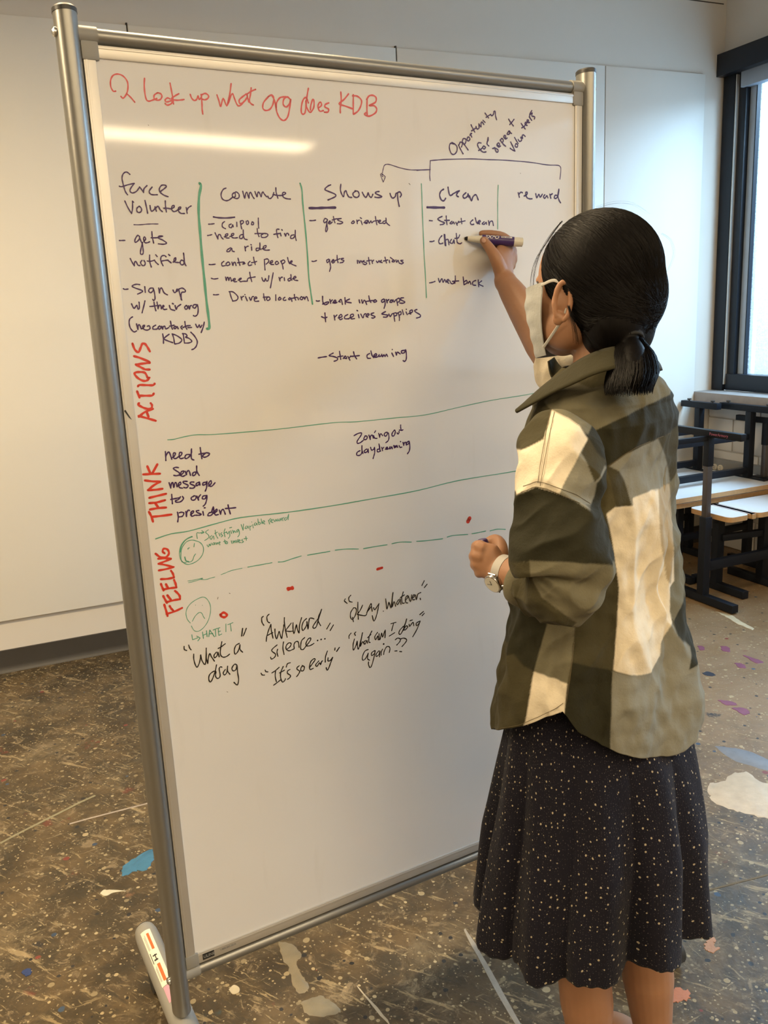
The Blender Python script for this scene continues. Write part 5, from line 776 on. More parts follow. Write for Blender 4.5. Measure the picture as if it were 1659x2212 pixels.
# right arm (raised to the board)
RS = V((1.165, -.36, 1.315)); RE = V((1.057,-0.27,1.3824)); RW_ = V((1.0786,-0.072,1.5509))
limb([RS, lerp(RS, RE, .5), RE], [.045, .041, .036]); limb([RE, lerp(RE, RW_, .3), lerp(RE, RW_, .75), lerp(RE, RW_, .95), RW_], [.037, .0385, .0285, .0225, .0225])
def chain(pts, rad): 
    limb([V(p) for p in pts], rad, 3, 12)
# right hand: palm then five fingers closed on the marker
b.tube([RW_, (1.083,-0.062,1.5684), (1.0915,-0.048,1.589), (1.1129,-0.034,1.6061)], [(.021, .016), (.027, .015), (.031, .015), (.027, .012)], 18, up=((1.1296,-0.035,1.5949)[0]-(1.0584,-0.068,1.5933)[0], (1.1296,-0.035,1.5949)[1]-(1.0584,-0.068,1.5933)[1], (1.1296,-0.035,1.5949)[2]-(1.0584,-0.068,1.5933)[2]), round_cap=2)
chain([(1.0738,-0.068,1.5647), (1.0625,-0.067,1.5915), (1.0552,-0.056,1.6137), (1.0499,-0.042,1.6308)], [.015, .0135, .0105, .0088])
chain([(1.1149,-0.036,1.605), (1.1272,-0.028,1.6256), (1.1124,-0.023,1.6406), (1.0875,-0.019,1.6463), (1.0654,-0.013,1.6473)], [.0120, .0094, .0086, .0076, .0066])
chain([(1.1265,-0.03,1.6026), (1.136,-0.021,1.617), (1.1239,-0.012,1.6233), (1.0994,-0.01,1.6227), (1.08,-0.011,1.6218)], [.0120, .0094, .0084, .0076, .0070])
chain([(1.131,-0.027,1.5937), (1.1401,-0.017,1.6072), (1.1271,-0.009,1.6107), (1.1015,-0.01,1.6062)], [.0115, .0090, .0080, .0072])
chain([(1.1265,-0.028,1.5826), (1.1382,-0.016,1.5925), (1.1288,-0.008,1.5951), (1.1082,-0.01,1.5887)], [.0110, .0082, .0072, .0064])
# left hand: loose fist round the marker cap
b.tube([LW, (0.7834,-0.42,1.0954), (0.7781,-0.41,1.105), (0.7726,-0.405,1.1095)], [(.0215, .018), (.027, .019), (.031, .018), (.028, .014)], 18, up=((0.7786,-0.41,1.1305)[0]-(0.7775,-0.41,1.08)[0], (0.7786,-0.41,1.1305)[1]-(0.7775,-0.41,1.08)[1], (0.7786,-0.41,1.1305)[2]-(0.7775,-0.41,1.08)[2]), round_cap=2)
for (mx, my), (px_, py_), (qx, qy) in (((1037, 1181), (1030, 1184), (1042, 1190)), ((1032, 1200), (1025, 1204), (1040, 1206)), ((1033, 1220), (1027, 1224), (1042, 1222)), ((1042, 1238), (1037, 1241), (1050, 1235))):
    pass
chain([(0.7784,-0.41,1.1189), (0.7694,-0.405,1.1271), (0.7839,-0.375,1.1157), (0.8029,-0.365,1.1045), (0.8031,-0.378,1.1058)], [.0120, .0108, .0095, .0088, .0078])
chain([(0.7763,-0.41,1.1092), (0.7645,-0.405,1.1133), (0.7819,-0.372,1.0994), (0.8028,-0.362,1.0901), (0.8042,-0.376,1.0923)], [.0120, .0110, .0098, .0088, .0078])
chain([(0.7779,-0.41,1.098), (0.7659,-0.405,1.099), (0.7829,-0.374,1.0853), (0.803,-0.364,1.0784), (0.8044,-0.378,1.0823)], [.0120, .0108, .0095, .0086, .0076])
chain([(0.7799,-0.412,1.0879), (0.7699,-0.408,1.0849), (0.7844,-0.382,1.0733), (0.8014,-0.374,1.0698), (0.8013,-0.386,1.0759)], [.0115, .0098, .0085, .0078, .0070])
chain([(0.7944,-0.415,1.0922), (0.8133,-0.4,1.1065), (0.8228,-0.385,1.1182), (0.823,-0.372,1.1218), (0.8158,-0.366,1.1186)], [.015, .0145, .0120, .0100, .0085])
body = remesh(b, 'body', M['skin'], per, .0026, 5)
# ears
def ear(sx):
    e = MB(); c = HP(sx*.076, -.004, -.018); R = RH @ Matrix.Rotation(sx*math.radians(-32), 3, 'Z') @ Matrix.Rotation(math.radians(8), 3, 'X')
    rim = []
    for k in range(15):
        a = math.radians(-70 + k*(300-0)/14); rim.append(c + R @ V((sx*.006, -.0125*math.cos(a) - .002, .030*math.sin(a)*(1 if math.sin(a) > 0 else 1.0))))
    e.tube(rim, [.0040]*4 + [.0046]*7 + [.0040]*4, 10, round_cap=2)
    e.ell(c + R @ V((0, -.002, .004)), (.0045, .0110, .026), R); e.ell(c + R @ V((sx*.003, .003, -.026)), (.0060, .009, .011), R)
    e.ell(c + R @ V((sx*.005, .011, -.004)), (.005, .004, .008), R); e.ell(c + R @ V((-sx*.004, .004, 0)), (.010, .012, .020), R)
    return remesh(e, 'ear', M['skin'], per, .0016, 3)
ear(-1); ear(1)
for sx in (-1, 1):
    e = MB(); e.ell(HP(sx*.031, .071, -.000), (.0125, .0105, .0085), RH); eo = e.build('eye', M['eye'], per, off=PO)
    e = MB(); e.ell(HP(sx*.031, .0795, -.000), (.0055, .0032, .0055), RH, 16, 10); e.build('iris', M['iris'], eo, off=PO)
    e = MB(); e.tube([HP(sx*.014, .076, .018), HP(sx*.031, .073, .023), HP(sx*.046, .062, .017)], [.0016, .0024, .0012], 8); e.build('eyebrow', M['lash'], per, off=PO)
e = MB(); e.tube([HP(-.022, .088, -.062), HP(-.008, .095, -.0595), HP(0, .0955, -.0605), HP(.008, .095, -.0595), HP(.022, .088, -.062)], [.0015, .0035, .0030, .0035, .0015], 10)
e.tube([HP(-.020, .088, -.0645), HP(0, .0945, -.067), HP(.020, .088, -.0645)], [.0015, .0042, .0015], 10); e.build('lips', M['lip'], per, off=PO)
# nails on the visible thumb
def nail(c, ax, up_):
    e = MB(); ax = V(ax).normalized(); up_ = V(up_); up_ = (up_ - ax*up_.dot(ax)).normalized(); sd = ax.cross(up_)
    e.ell(V(c), (.0055, .0042, .0012), Matrix((ax, sd, up_)).transposed(), 14, 8); return e.build('fingernail', M['nail'], per, off=PO)
nail(V((1.0481,-0.046,1.6295)) + V((-.0052, -.0055, .001)), V((1.0485,-0.044,1.6306)) - V((1.0523,-0.06,1.6133)), (-.7, -.7, .1))
# face mask
mk = MB(); NU, NV = 36, 26; vs = []
for lay in (0, 1):
    for j in range(NV+1):
        v_ = j/NV; z = lerp(-.104, .012, v_)
        for i in range(NU+1):
            u_ = -1 + 2*i/NU; a = u_*math.radians(lerp(62, 72, v_))
            rad_x = .076 + .004*math.sin(v_*PI); nose = .016*math.exp(-(u_/.28)**2)*math.exp(-((v_-.72)/.33)**2)
            ry = (.106 + nose) if True else 0
            chin = .30*(1-v_)**2.2
            pl = .0011*math.sin(v_*26)*(1-abs(u_)**6)
            x = rad_x*math.sin(a)*(1-chin*.55); y = ry*math.cos(a)*(1-chin*.35) + .004*(1-v_) + pl
            zz = z - .012*(abs(u_)**2)*(1-v_)*-1
            vs.append(HP(x*(1-lay*.012), y - lay*.0016, zz + .012*abs(u_)**2*(v_ - .6)))
n1 = (NU+1)*(NV+1); fs = []
for lay in (0, 1):
    for j in range(NV):
        for i in range(NU):
            q = (lay*n1 + j*(NU+1)+i, lay*n1 + j*(NU+1)+i+1, lay*n1 + (j+1)*(NU+1)+i+1, lay*n1 + (j+1)*(NU+1)+i); fs.append(q if lay == 0 else q[::-1])
for i in range(NU): fs.append((i, n1+i, n1+i+1, i+1)); fs.append((NV*(NU+1)+i, NV*(NU+1)+i+1, n1+NV*(NU+1)+i+1, n1+NV*(NU+1)+i))
for j in range(NV): fs.append((j*(NU+1), (j+1)*(NU+1), n1+(j+1)*(NU+1), n1+j*(NU+1))); fs.append((j*(NU+1)+NU, n1+j*(NU+1)+NU, n1+(j+1)*(NU+1)+NU, (j+1)*(NU+1)+NU))
mk.add(vs, fs); mask = mk.build('face_mask', M['mask'], per, off=PO); tag(mask, 'white surgical face mask')
for sx in (-1, 1):
    i = 0 if sx < 0 else NU
    top = vs[(NV-1)*(NU+1)+i]; bot = vs[3*(NU+1)+i]
    e = MB(); e.tube(crom([top, HP(sx*.078, .030, .012), HP(sx*.079, .006, .016), HP(sx*.075, -.008, .004), HP(sx*.074, -.010, -.02), HP(sx*.075, -.003, -.044), bot], 5), [(.0024, .0010)]*31, 8); e.build('ear_loop', M['loop'], mask, off=PO)

# hair: combed back into a low ponytail
HE = V((0, -.028, .026)); HR = V((.082, .103, .095))
h = MB()
h.ell(HP(*HE), HR, RH, 40, 26)
h.ell(HP(.004, -.050, -.012), (.078, .082, .086), RH, 36, 22)
h.ell(HP(.004, -.052, -.062), (.064, .058, .066), RH, 30, 18)
h.ell(V((0.9935,-0.475,1.4661)), (.050, .045, .050), None, 30, 18)
h.ell(V((0.9788,-0.46,1.4512)), (.032, .022, .030), None, 30, 18)
TIE = V((0.9911,-0.505,1.4392))
TAIL = crom([V((0.9985,-0.485,1.4622)), TIE, V((0.9724,-0.53,1.4211)), V((0.951,-0.552,1.3997)), V((0.9323,-0.562,1.3797))], 4)
h.tube(TAIL, [interp(i/(len(TAIL)-1), [0, .12, .25, .5, .8, 1], [.012, .012, .013, .020, .022, .008]) for i in range(len(TAIL))], 20, round_cap=2)
hair = remesh(h, 'hair', M['hair'], per, .0032, 22)
from mathutils.bvhtree import BVHTree
HBV = BVHTree.FromPolygons([v.co + PO for v in hair.data.vertices], [tuple(q.vertices) for q in hair.data.polygons])
# strands laid over the hair surface
hb = MB(); rg = random.Random(11)
def strand(P, r0, r1, ring=3):
    n = len(P); hb.tube(P, [lerp(r0, r1, i/(n-1)) for i in range(n)], ring, cap=False)
for i in range(1500):
    a = rg.uniform(-PI, PI); el = rg.uniform(-.75, 1.35)
    d0 = V((math.sin(a)*math.cos(el), math.cos(a)*math.cos(el), math.sin(el)))
    if d0.y > .62 and d0.z < .45: continue
    d0.normalize(); d1 = V((.10 + rg.uniform(-.25, .2), -.78, -.80 + rg.uniform(-.3, .25))).normalized()
    P = []; lift = rg.uniform(.990, 1.006); wob = rg.uniform(-.03, .03); seg = 14
    for k in range(seg+1):
        t = k/seg; d = (d0.slerp(d1, t) if d0.angle(d1) < 3.1 else d0.lerp(d1, t)).normalized()
        low = max(0, t-.55)/.45
        q = V((HE.x + HR.x*d.x, HE.y + HR.y*d.y, HE.z + HR.z*d.z)) ; q = V((q.x*(1-.25*low) + wob*math.sin(t*PI)*.15, q.y, q.z))
        P.append(HP(*(HE + (q-HE)*(lift + .004*math.sin(t*PI)))))
    Q = []
    for q in P:
        hit = HBV.find_nearest(q); Q.append(hit[0] + hit[1]*(.0004 + (lift-.99)*.03))
    strand(Q, .00040, .00035)
for i in range(2000):     # ponytail strands
    a = rg.uniform(0, 2*PI); rr_ = rg.uniform(.25, 1.04)**.5; tl = rg.uniform(.86, 1.10)
    P = []
    for k in range(10):
        t = k/9*tl; f = min(t, 1)*(len(TAIL)-1); i0 = min(int(f), len(TAIL)-2); c = lerp(TAIL[i0], TAIL[i0+1], f-i0) + (V((0, 0, -.030))*max(0, t-1)/.1*.3)
        rad = interp(t, [0, .12, .25, .5, .8, 1.1], [.022, .0185, .0215, .0325, .038, .034])*rr_
        P.append(c + V((math.cos(a)*rad, math.sin(a)*rad, -.02*max(0, t-.85))))
    strand(P, .0006, .0003)
o = hb.build('hair_strands', M['hair'], hair, off=PO); o['kind'] = 'stuff'
# loose wisps at the temple, crown, back and nape
wb_ = MB()
def wisp(pts, r=.00035):
    P = crom([V(p) for p in pts], 6); wb_.tube(P, [lerp(r, r*.5, i/(len(P)-1)) for i in range(len(P))], 4, cap=False)
def wispf(pts, n, j, r=.0004):
    for k in range(n):
        o_ = V((rg.uniform(-j, j), rg.uniform(-j, j), rg.uniform(-j, j))); wisp([V(p) + o_*(.3 + .7*i/len(pts)) for i, p in enumerate(pts)], r*rg.uniform(.7, 1.3))
wispf([(0.9705,-0.37,1.6313), (0.9674,-0.345,1.6122), (0.9644,-0.32,1.5833), (0.9604,-0.31,1.5502), (0.9621,-0.305,1.5121)], 10, .0035, .00022)
wispf([(0.9676,-0.37,1.6299), (0.9625,-0.345,1.6034), (0.9584,-0.32,1.5759), (0.9564,-0.31,1.5465), (0.9601,-0.305,1.5045)], 7, .007, .00022)
wispf([(0.9386,-0.37,1.5435), (0.9401,-0.36,1.5308), (0.9415,-0.35,1.5179)], 7, .004, .0003)
wispf([(1.1001,-0.46,1.6035), (1.0998,-0.48,1.591), (1.108,-0.48,1.5711), (1.1015,-0.48,1.5519), (1.0995,-0.47,1.5346)], 3, .006, .00012)
wispf([(1.017,-0.4,1.6498), (1.0472,-0.41,1.6562), (1.078,-0.42,1.6534), (1.0909,-0.44,1.6376)], 3, .005, .00010)
wispf([(1.0586,-0.47,1.4959), (1.0643,-0.47,1.4775), (1.0639,-0.47,1.4593), (1.0613,-0.47,1.4447)], 14, .006, .00025)
wispf([(0.9037,-0.462,1.498), (0.9015,-0.474,1.4772), (0.9027,-0.479,1.4599), (0.9047,-0.48,1.4439)], 22, .006, .00022)
wispf([(0.9176,-0.482,1.4591), (0.9273,-0.49,1.4413), (0.9387,-0.492,1.4281)], 26, .008, .00025)
o = wb_.build('loose_wisps', M['hair'], hair, off=PO); o['kind'] = 'stuff'
e = MB(); tt = (TAIL[2]-TAIL[1]).normalized()
for k in range(2):
    c = TIE - tt*(.002 + k*.005); s1 = tt.orthogonal().normalized(); s2 = tt.cross(s1)
    e.tube([c + s1*(.0195*math.cos(a*PI/8)) + s2*(.0195*math.sin(a*PI/8)) for a in range(17)], .003, 8, cap=False)
e.build('hair_tie', M['hairtie'], hair, off=PO)

# ---- clothes
COLS = {'cream': (.74, .66, .51), 'sand': (.40, .33, .22), 'sage': (.150, .137, .088), 'greysage': (.220, .215, .172), 'olive': (.080, .068, .030), 'dark': (.021, .020, .0085), 'mid': (.052, .045, .020)}
PATTERN = {'torso':[('mid',[(1.015,1.2),(1.037,1.178),(1.045,1.139),(1.049,1.113),(1.053,1.086),(1.057,1.058),(1.056,1.025),(1.055,0.998),(1.023,1.0),(0.991,1.006),(0.959,1.005),(0.94,1.016),(0.921,1.029),(0.921,1.053),(0.921,1.077),(0.921,1.1),(0.921,1.124),(0.921,1.146),(0.921,1.168),(0.921,1.19),(0.921,1.212),(0.921,1.234),(0.921,1.256),(0.941,1.247),(0.96,1.236),(0.979,1.226),(0.997,1.213)]),('sage',[(0.938,1.352),(0.96,1.359),(0.982,1.365),(1.003,1.37),(1.023,1.375),(1.044,1.378),(1.066,1.382),(1.087,1.385),(1.108,1.391),(1.128,1.396),(1.149,1.401),(1.15,1.362),(1.133,1.35),(1.11,1.346),(1.089,1.34),(1.069,1.333),(1.038,1.322),(1.008,1.308),(0.979,1.327),(0.952,1.342)]),('dark',[(1.008,1.308),(1.038,1.322),(1.069,1.333),(1.089,1.34),(1.11,1.346),(1.133,1.35),(1.15,1.361),(1.153,1.329),(1.156,1.297),(1.135,1.289),(1.114,1.288),(1.089,1.283),(1.066,1.276),(1.035,1.258),(1.02,1.281)]),('mid',[(0.883,1.256),(0.886,1.26),(0.915,1.28),(0.94,1.297),(0.947,1.321),(0.952,1.344),(0.965,1.361),(0.977,1.378),(0.95,1.375),(0.922,1.371),(0.895,1.369),(0.884,1.339),(0.872,1.308),(0.871,1.281),(0.871,1.254)]),('cream',[(0.871,1.252),(0.886,1.26),(0.915,1.28),(0.94,1.297),(0.938,1.274),(0.937,1.251),(0.936,1.229),(0.927,1.218),(0.884,1.192),(0.861,1.187),(0.866,1.219)]),('sage',[(0.952,1.341),(0.938,1.352),(0.958,1.37),(0.976,1.385),(1.001,1.376),(1.025,1.367),(1.048,1.357),(1.035,1.341),(1.021,1.325),(1.008,1.308),(0.979,1.327)]),('cream',[(0.952,1.341),(0.979,1.331),(0.995,1.319),(1.007,1.301),(0.996,1.279),(0.988,1.262),(0.976,1.239),(0.964,1.213),(0.927,1.218),(0.936,1.229),(0.937,1.251),(0.938,1.274),(0.94,1.297),(0.946,1.32)]),('greysage',[(1.007,1.301),(1.021,1.279),(1.035,1.257),(1.021,1.232),(1.018,1.213),(1.012,1.195),(0.989,1.206),(0.964,1.213),(0.976,1.239),(0.988,1.262),(0.996,1.279)]),('mid',[(1.008,1.303),(1.02,1.279),(1.036,1.258),(1.026,1.243),(1.018,1.234),(1.006,1.265),(0.998,1.28)]),('greysage',[(1.039,1.258),(1.066,1.275),(1.089,1.282),(1.114,1.287),(1.128,1.255),(1.136,1.226),(1.144,1.197),(1.105,1.207),(1.075,1.204),(1.076,1.192),(1.048,1.194),(1.063,1.23),(1.054,1.249)]),('mid',[(1.033,1.26),(1.039,1.258),(1.054,1.249),(1.063,1.23),(1.074,1.192),(1.05,1.194),(1.042,1.234)]),('mid',[(1.114,1.287),(1.136,1.291),(1.16,1.301),(1.161,1.27),(1.162,1.239),(1.142,1.196),(1.136,1.226),(1.128,1.255)]),('sage',[(1.14,1.197),(1.164,1.225),(1.165,1.202),(1.165,1.18),(1.166,1.157),(1.167,1.134),(1.168,1.111),(1.169,1.087),(1.169,1.064),(1.172,1.04),(1.175,1.017),(1.167,0.983),(1.151,0.964),(1.144,0.984),(1.145,1.021),(1.151,1.033),(1.149,1.066),(1.147,1.097),(1.146,1.12),(1.148,1.135),(1.144,1.165)]),('cream',[(1.048,1.194),(1.076,1.192),(1.075,1.204),(1.105,1.208),(1.14,1.197),(1.144,1.165),(1.148,1.135),(1.146,1.12),(1.147,1.097),(1.149,1.063),(1.152,1.029),(1.144,1.022),(1.144,0.984),(1.148,0.965),(1.129,0.936),(1.128,0.915),(1.115,0.9),(1.088,0.905),(1.05,0.925),(1.052,0.948),(1.053,0.973),(1.055,0.998),(1.056,1.025),(1.057,1.058),(1.053,1.086),(1.049,1.113),(1.045,1.139),(1.036,1.185)]),('sand',[(1.117,1.205),(1.14,1.197),(1.144,1.165),(1.148,1.135),(1.146,1.12),(1.147,1.097),(1.147,1.062),(1.146,1.026),(1.137,1.041),(1.131,1.075),(1.124,1.11),(1.121,1.136),(1.119,1.16),(1.118,1.184)]),('dark',[(1.151,0.964),(1.167,0.988),(1.186,1.001),(1.194,0.967),(1.203,0.933),(1.207,0.903),(1.212,0.872),(1.197,0.879),(1.179,0.875),(1.184,0.896),(1.182,0.909),(1.158,0.941)]),('greysage',[(1.148,0.965),(1.158,0.941),(1.182,0.909),(1.184,0.896),(1.179,0.875),(1.197,0.879),(1.227,0.857),(1.228,0.829),(1.229,0.801),(1.231,0.773),(1.232,0.744),(1.233,0.716),(1.234,0.687),(1.212,0.684),(1.189,0.681),(1.166,0.679),(1.142,0.676),(1.119,0.673),(1.095,0.67),(1.071,0.667),(1.047,0.664),(1.048,0.693),(1.048,0.721),(1.047,0.799),(1.047,0.827),(1.047,0.853),(1.048,0.876),(1.048,0.899),(1.049,0.924),(1.088,0.905),(1.115,0.9),(1.128,0.915),(1.129,0.936)]),('dark',[(0.986,0.948),(1.007,0.942),(1.027,0.932),(1.049,0.924),(1.048,0.899),(1.048,0.876),(1.048,0.853),(1.047,0.826),(1.047,0.799),(1.049,0.721),(1.048,0.693),(1.048,0.665),(1.02,0.661),(0.992,0.658),(0.963,0.654),(0.963,0.687),(0.963,0.719),(0.963,0.75),(0.963,0.782),(0.974,0.879),(0.982,0.914)]),('mid',[(0.991,1.01),(1.023,1.004),(1.055,1.002),(1.053,0.976),(1.052,0.949),(1.05,0.924),(1.028,0.931),(1.007,0.941),(0.986,0.947),(0.988,0.976)]),('sage',[(0.936,1.008),(0.965,1.015),(0.993,1.019),(0.991,1.01),(0.988,0.976),(0.986,0.948),(0.979,0.913),(0.951,0.914),(0.922,0.916),(0.925,0.939),(0.929,0.961),(0.932,0.985)]),('dark',[(0.865,1.085),(0.913,1.094),(0.922,1.071),(0.929,1.045),(0.937,1.019),(0.945,0.995),(0.938,0.969),(0.931,0.943),(0.924,0.917),(0.907,0.921),(0.889,0.937),(0.864,0.928),(0.85,0.931),(0.853,0.957),(0.855,0.983),(0.857,1.009),(0.86,1.034),(0.862,1.06)]),('mid',[(0.826,0.938),(0.864,0.928),(0.889,0.937),(0.907,0.921),(0.924,0.918),(0.92,0.891),(0.916,0.863),(0.911,0.834),(0.894,0.749),(0.887,0.72),(0.85,0.716),(0.813,0.712),(0.813,0.74),(0.814,0.768),(0.816,0.797),(0.818,0.826),(0.82,0.854),(0.822,0.882),(0.824,0.911)]),('cream',[(0.924,0.917),(0.952,0.914),(0.979,0.913),(0.976,0.881),(0.969,0.783),(0.967,0.746),(0.94,0.737),(0.914,0.729),(0.887,0.72),(0.887,0.761),(0.911,0.834),(0.916,0.863),(0.92,0.891)]),('sand',[(0.866,1.166),(0.893,1.167),(0.901,1.148),(0.909,1.129),(0.915,1.095),(0.865,1.085),(0.865,1.112),(0.865,1.139)])],'sleeve':[('dark',[(1.008,1.314),(1.037,1.335),(1.065,1.348),(1.084,1.33),(1.074,1.312),(1.063,1.293),(1.035,1.264),(1.021,1.29)]),('mid',[(0.9,1.287),(0.904,1.29),(0.924,1.299),(0.945,1.31),(0.95,1.329),(0.958,1.357),(0.97,1.374),(0.982,1.39),(0.958,1.389),(0.935,1.388),(0.912,1.386),(0.901,1.359),(0.891,1.332),(0.891,1.309),(0.89,1.285)]),('cream',[(0.89,1.283),(0.904,1.29),(0.924,1.299),(0.945,1.31),(0.945,1.291),(0.944,1.272),(0.943,1.254),(0.937,1.246),(0.902,1.231),(0.881,1.227),(0.886,1.255)]),('sage',[(0.955,1.346),(0.947,1.368),(0.964,1.383),(0.982,1.398),(1.003,1.389),(1.025,1.379),(1.046,1.369),(1.034,1.353),(1.021,1.337),(1.008,1.314),(0.98,1.333)]),('cream',[(0.954,1.346),(0.98,1.336),(0.996,1.326),(1.008,1.308),(0.997,1.291),(0.99,1.276),(0.979,1.257),(0.969,1.238),(0.937,1.246),(0.943,1.254),(0.944,1.272),(0.945,1.291),(0.945,1.31),(0.95,1.328)]),('greysage',[(1.008,1.308),(1.021,1.287),(1.035,1.263),(1.021,1.246),(1.018,1.226),(1.013,1.215),(0.991,1.228),(0.969,1.238),(0.979,1.257),(0.99,1.276),(0.997,1.291)]),('mid',[(1.009,1.31),(1.021,1.288),(1.035,1.273),(1.026,1.256),(1.018,1.249),(1.007,1.278),(0.999,1.291)]),('dark',[(0.886,1.227),(0.903,1.232),(0.937,1.247),(0.97,1.238),(0.991,1.228),(1.012,1.215),(1.022,1.22),(1.04,1.213),(1.058,1.2),(1.058,1.177),(1.058,1.155),(1.059,1.132),(1.036,1.14),(1.015,1.145),(0.994,1.148),(0.973,1.15),(0.951,1.15),(0.93,1.15),(0.885,1.134),(0.885,1.158),(0.885,1.181),(0.886,1.204)]),('sage',[(0.885,1.134),(0.93,1.15),(0.951,1.15),(0.973,1.15),(0.994,1.148),(1.015,1.145),(1.036,1.14),(1.069,1.127),(1.069,1.105),(1.069,1.083),(1.07,1.06),(1.07,1.038),(1.071,1.015),(1.051,1.014),(1.03,1.012),(1.01,1.011),(0.989,1.01),(0.968,1.009),(0.947,1.008),(0.926,1.007),(0.905,1.006),(0.883,1.005),(0.883,1.031),(0.884,1.057),(0.884,1.083),(0.884,1.109)]),('mid',[(0.885,1.138),(0.93,1.149),(0.933,1.114),(0.946,1.093),(0.973,1.075),(0.995,1.051),(0.963,1.016),(0.937,1.015),(0.91,1.014),(0.883,1.012),(0.883,1.038),(0.884,1.063),(0.884,1.088),(0.884,1.113)])],'cuff':[('sage',[(0.878,1.165),(0.899,1.165),(0.92,1.164),(0.941,1.164),(0.961,1.164),(0.961,1.14),(0.961,1.116),(0.961,1.091),(0.961,1.066),(0.961,1.041),(0.961,1.016),(0.94,1.015),(0.919,1.015),(0.897,1.014),(0.876,1.014),(0.876,1.04),(0.876,1.065),(0.877,1.09),(0.877,1.115),(0.878,1.14)])]}

HDIR = V((.7314, -.6820, 0))      # horizontal axis of the planar print mapping
def paint(o, key, base='olive'):
    me = o.data; n = len(me.vertices); co = np.empty(n*3, np.float32); me.vertices.foreach_get('co', co); co = co.reshape(-1, 3).astype(float)
    hx = (co[:, 0]+PO.x)*HDIR.x + (co[:, 1]+PO.y)*HDIR.y; hz = co[:, 2]
    acc = np.zeros((n, 3)); OFF = ((0, 0), (.0011, .0004), (-.0011, -.0004), (.0004, -.0011), (-.0004, .0011))
    for ox_, oz_ in OFF:
        X_, Z_ = hx+ox_, hz+oz_; out = np.tile(np.array(COLS[base]), (n, 1))
        for cname, poly in PATTERN.get(key, []):
            P = np.array(poly); ins = np.zeros(n, bool); j = len(P)-1
            for i in range(len(P)):
                xi, yi = P[i]; xj, yj = P[j]
                cnd = ((yi > Z_) != (yj > Z_)) & (X_ < (xj-xi)*(Z_-yi)/((yj-yi) if abs(yj-yi) > 1e-9 else 1e-9) + xi); ins ^= cnd; j = i
            out[ins] = COLS[cname]
        acc += out
    out = acc/len(OFF)
    at = me.color_attributes.new('weave_colour', 'FLOAT_COLOR', 'POINT')
    at.data.foreach_set('color', np.hstack([out, np.ones((n, 1))]).astype(np.float32).ravel())
ZS = [.66, .72, .77, .82, .87, .92, .97, 1.02, 1.07, 1.12, 1.17, 1.22, 1.27, 1.315, 1.345, 1.368, 1.385, 1.40]
CS = [1.006, 1.010, 1.0163, 1.0188, 1.0168, 1.0150, 1.0148, 1.0148, 1.0140, 1.0130, 1.0130, 1.0130, 1.0130, 1.013, 1.010, 1.006, 1.004, 1.004]
AS = [.208, .2106, .2163, .2145, .2079, .1960, .1850, .1760, .1735, .1725, .1715, .1700, .1685, .164, .146, .118, .088, .066]
YW = [4, 6, 7, 9, 10, 12, 14, 16, 18, 19, 21, 23, 25, 26, 24, 22, 20, 18]
HEMD = [0, 30, 60, 90, 130, 146, 162, 178, 194, 208, 211, 218, 226, 234, 250, 266, 274, 282, 290, 298, 310, 325, 335, 340, 350, 360]
HEMZ = [.79, .765, .745, .742, .746, .770, .792, .816, .844, .866, .858, .830, .810, .796, .770, .746, .736, .734, .742, .758, .785, .83, .855, .85, .81, .79]
def hem(th):      # shirt tails: long front and back, cut up at the sides
    return interp(math.degrees(th) % 360, HEMD, HEMZ)
def torso_pt(th, z, infl=0.0):
    cs, a, yw = interp(z, ZS, CS), interp(z, ZS, AS), math.radians(interp(z, ZS, YW))
    rb = interp(z, [.7, 1.0, 1.25, 1.34, 1.40], [.66, .64, .62, .66, .92])
    e_ = interp(z, [.7, 1.2, 1.30, 1.40], [2.3, 2.3, 2.4, 2.1])
    c, s_ = math.cos(th), math.sin(th)
    x = (a+infl)*math.copysign(abs(c)**(2/e_), c); y = (a*rb+infl)*math.copysign(abs(s_)**(2/e_), s_)
    cy = -.42 + interp(z, [1.25, 1.40], [0, -.012])
    return V((cs + x*math.cos(yw) - y*math.sin(yw), cy + x*math.sin(yw) + y*math.cos(yw), z))
def cloth_grid(name, NT, NZ, fn, mat, par, thick=.0016, uv=None):
    vs = [fn(2*PI*i/NT, j/NZ) for j in range(NZ+1) for i in range(NT)]
    vs = [p - PO for p in vs]
    fs = [(j*NT+i, j*NT+(i+1) % NT, (j+1)*NT+(i+1) % NT, (j+1)*NT+i) for j in range(NZ) for i in range(NT)]
    o = mesh_obj(name, vs, fs, mat, par)
    if uv:
        l = o.data.uv_layers.new(name='UVMap'); dat = []
        for j in range(NZ):
            for i in range(NT):
                dat += [*uv(i, j), *uv(i+1, j), *uv(i+1, j+1), *uv(i, j+1)]
        l.data.foreach_set('uv', dat)
    return o
def fold(p, amp, sc, seed=0.0, stretch=(1, 1, .35)):
    return amp*noise.noise(V((p.x*sc*stretch[0]+seed, p.y*sc*stretch[1], p.z*sc*stretch[2])))
def ridge(p, amp, sc, seed=0.0, stretch=(1, 1, .35), sharp=2.0):
    n_ = noise.noise(V((p.x*sc*stretch[0]+seed, p.y*sc*stretch[1]-seed, p.z*sc*stretch[2]+seed)))
    n_ = math.sqrt(n_*n_ + .0025)
    return amp*(max(0, 1-n_*2.2)**sharp - .3)
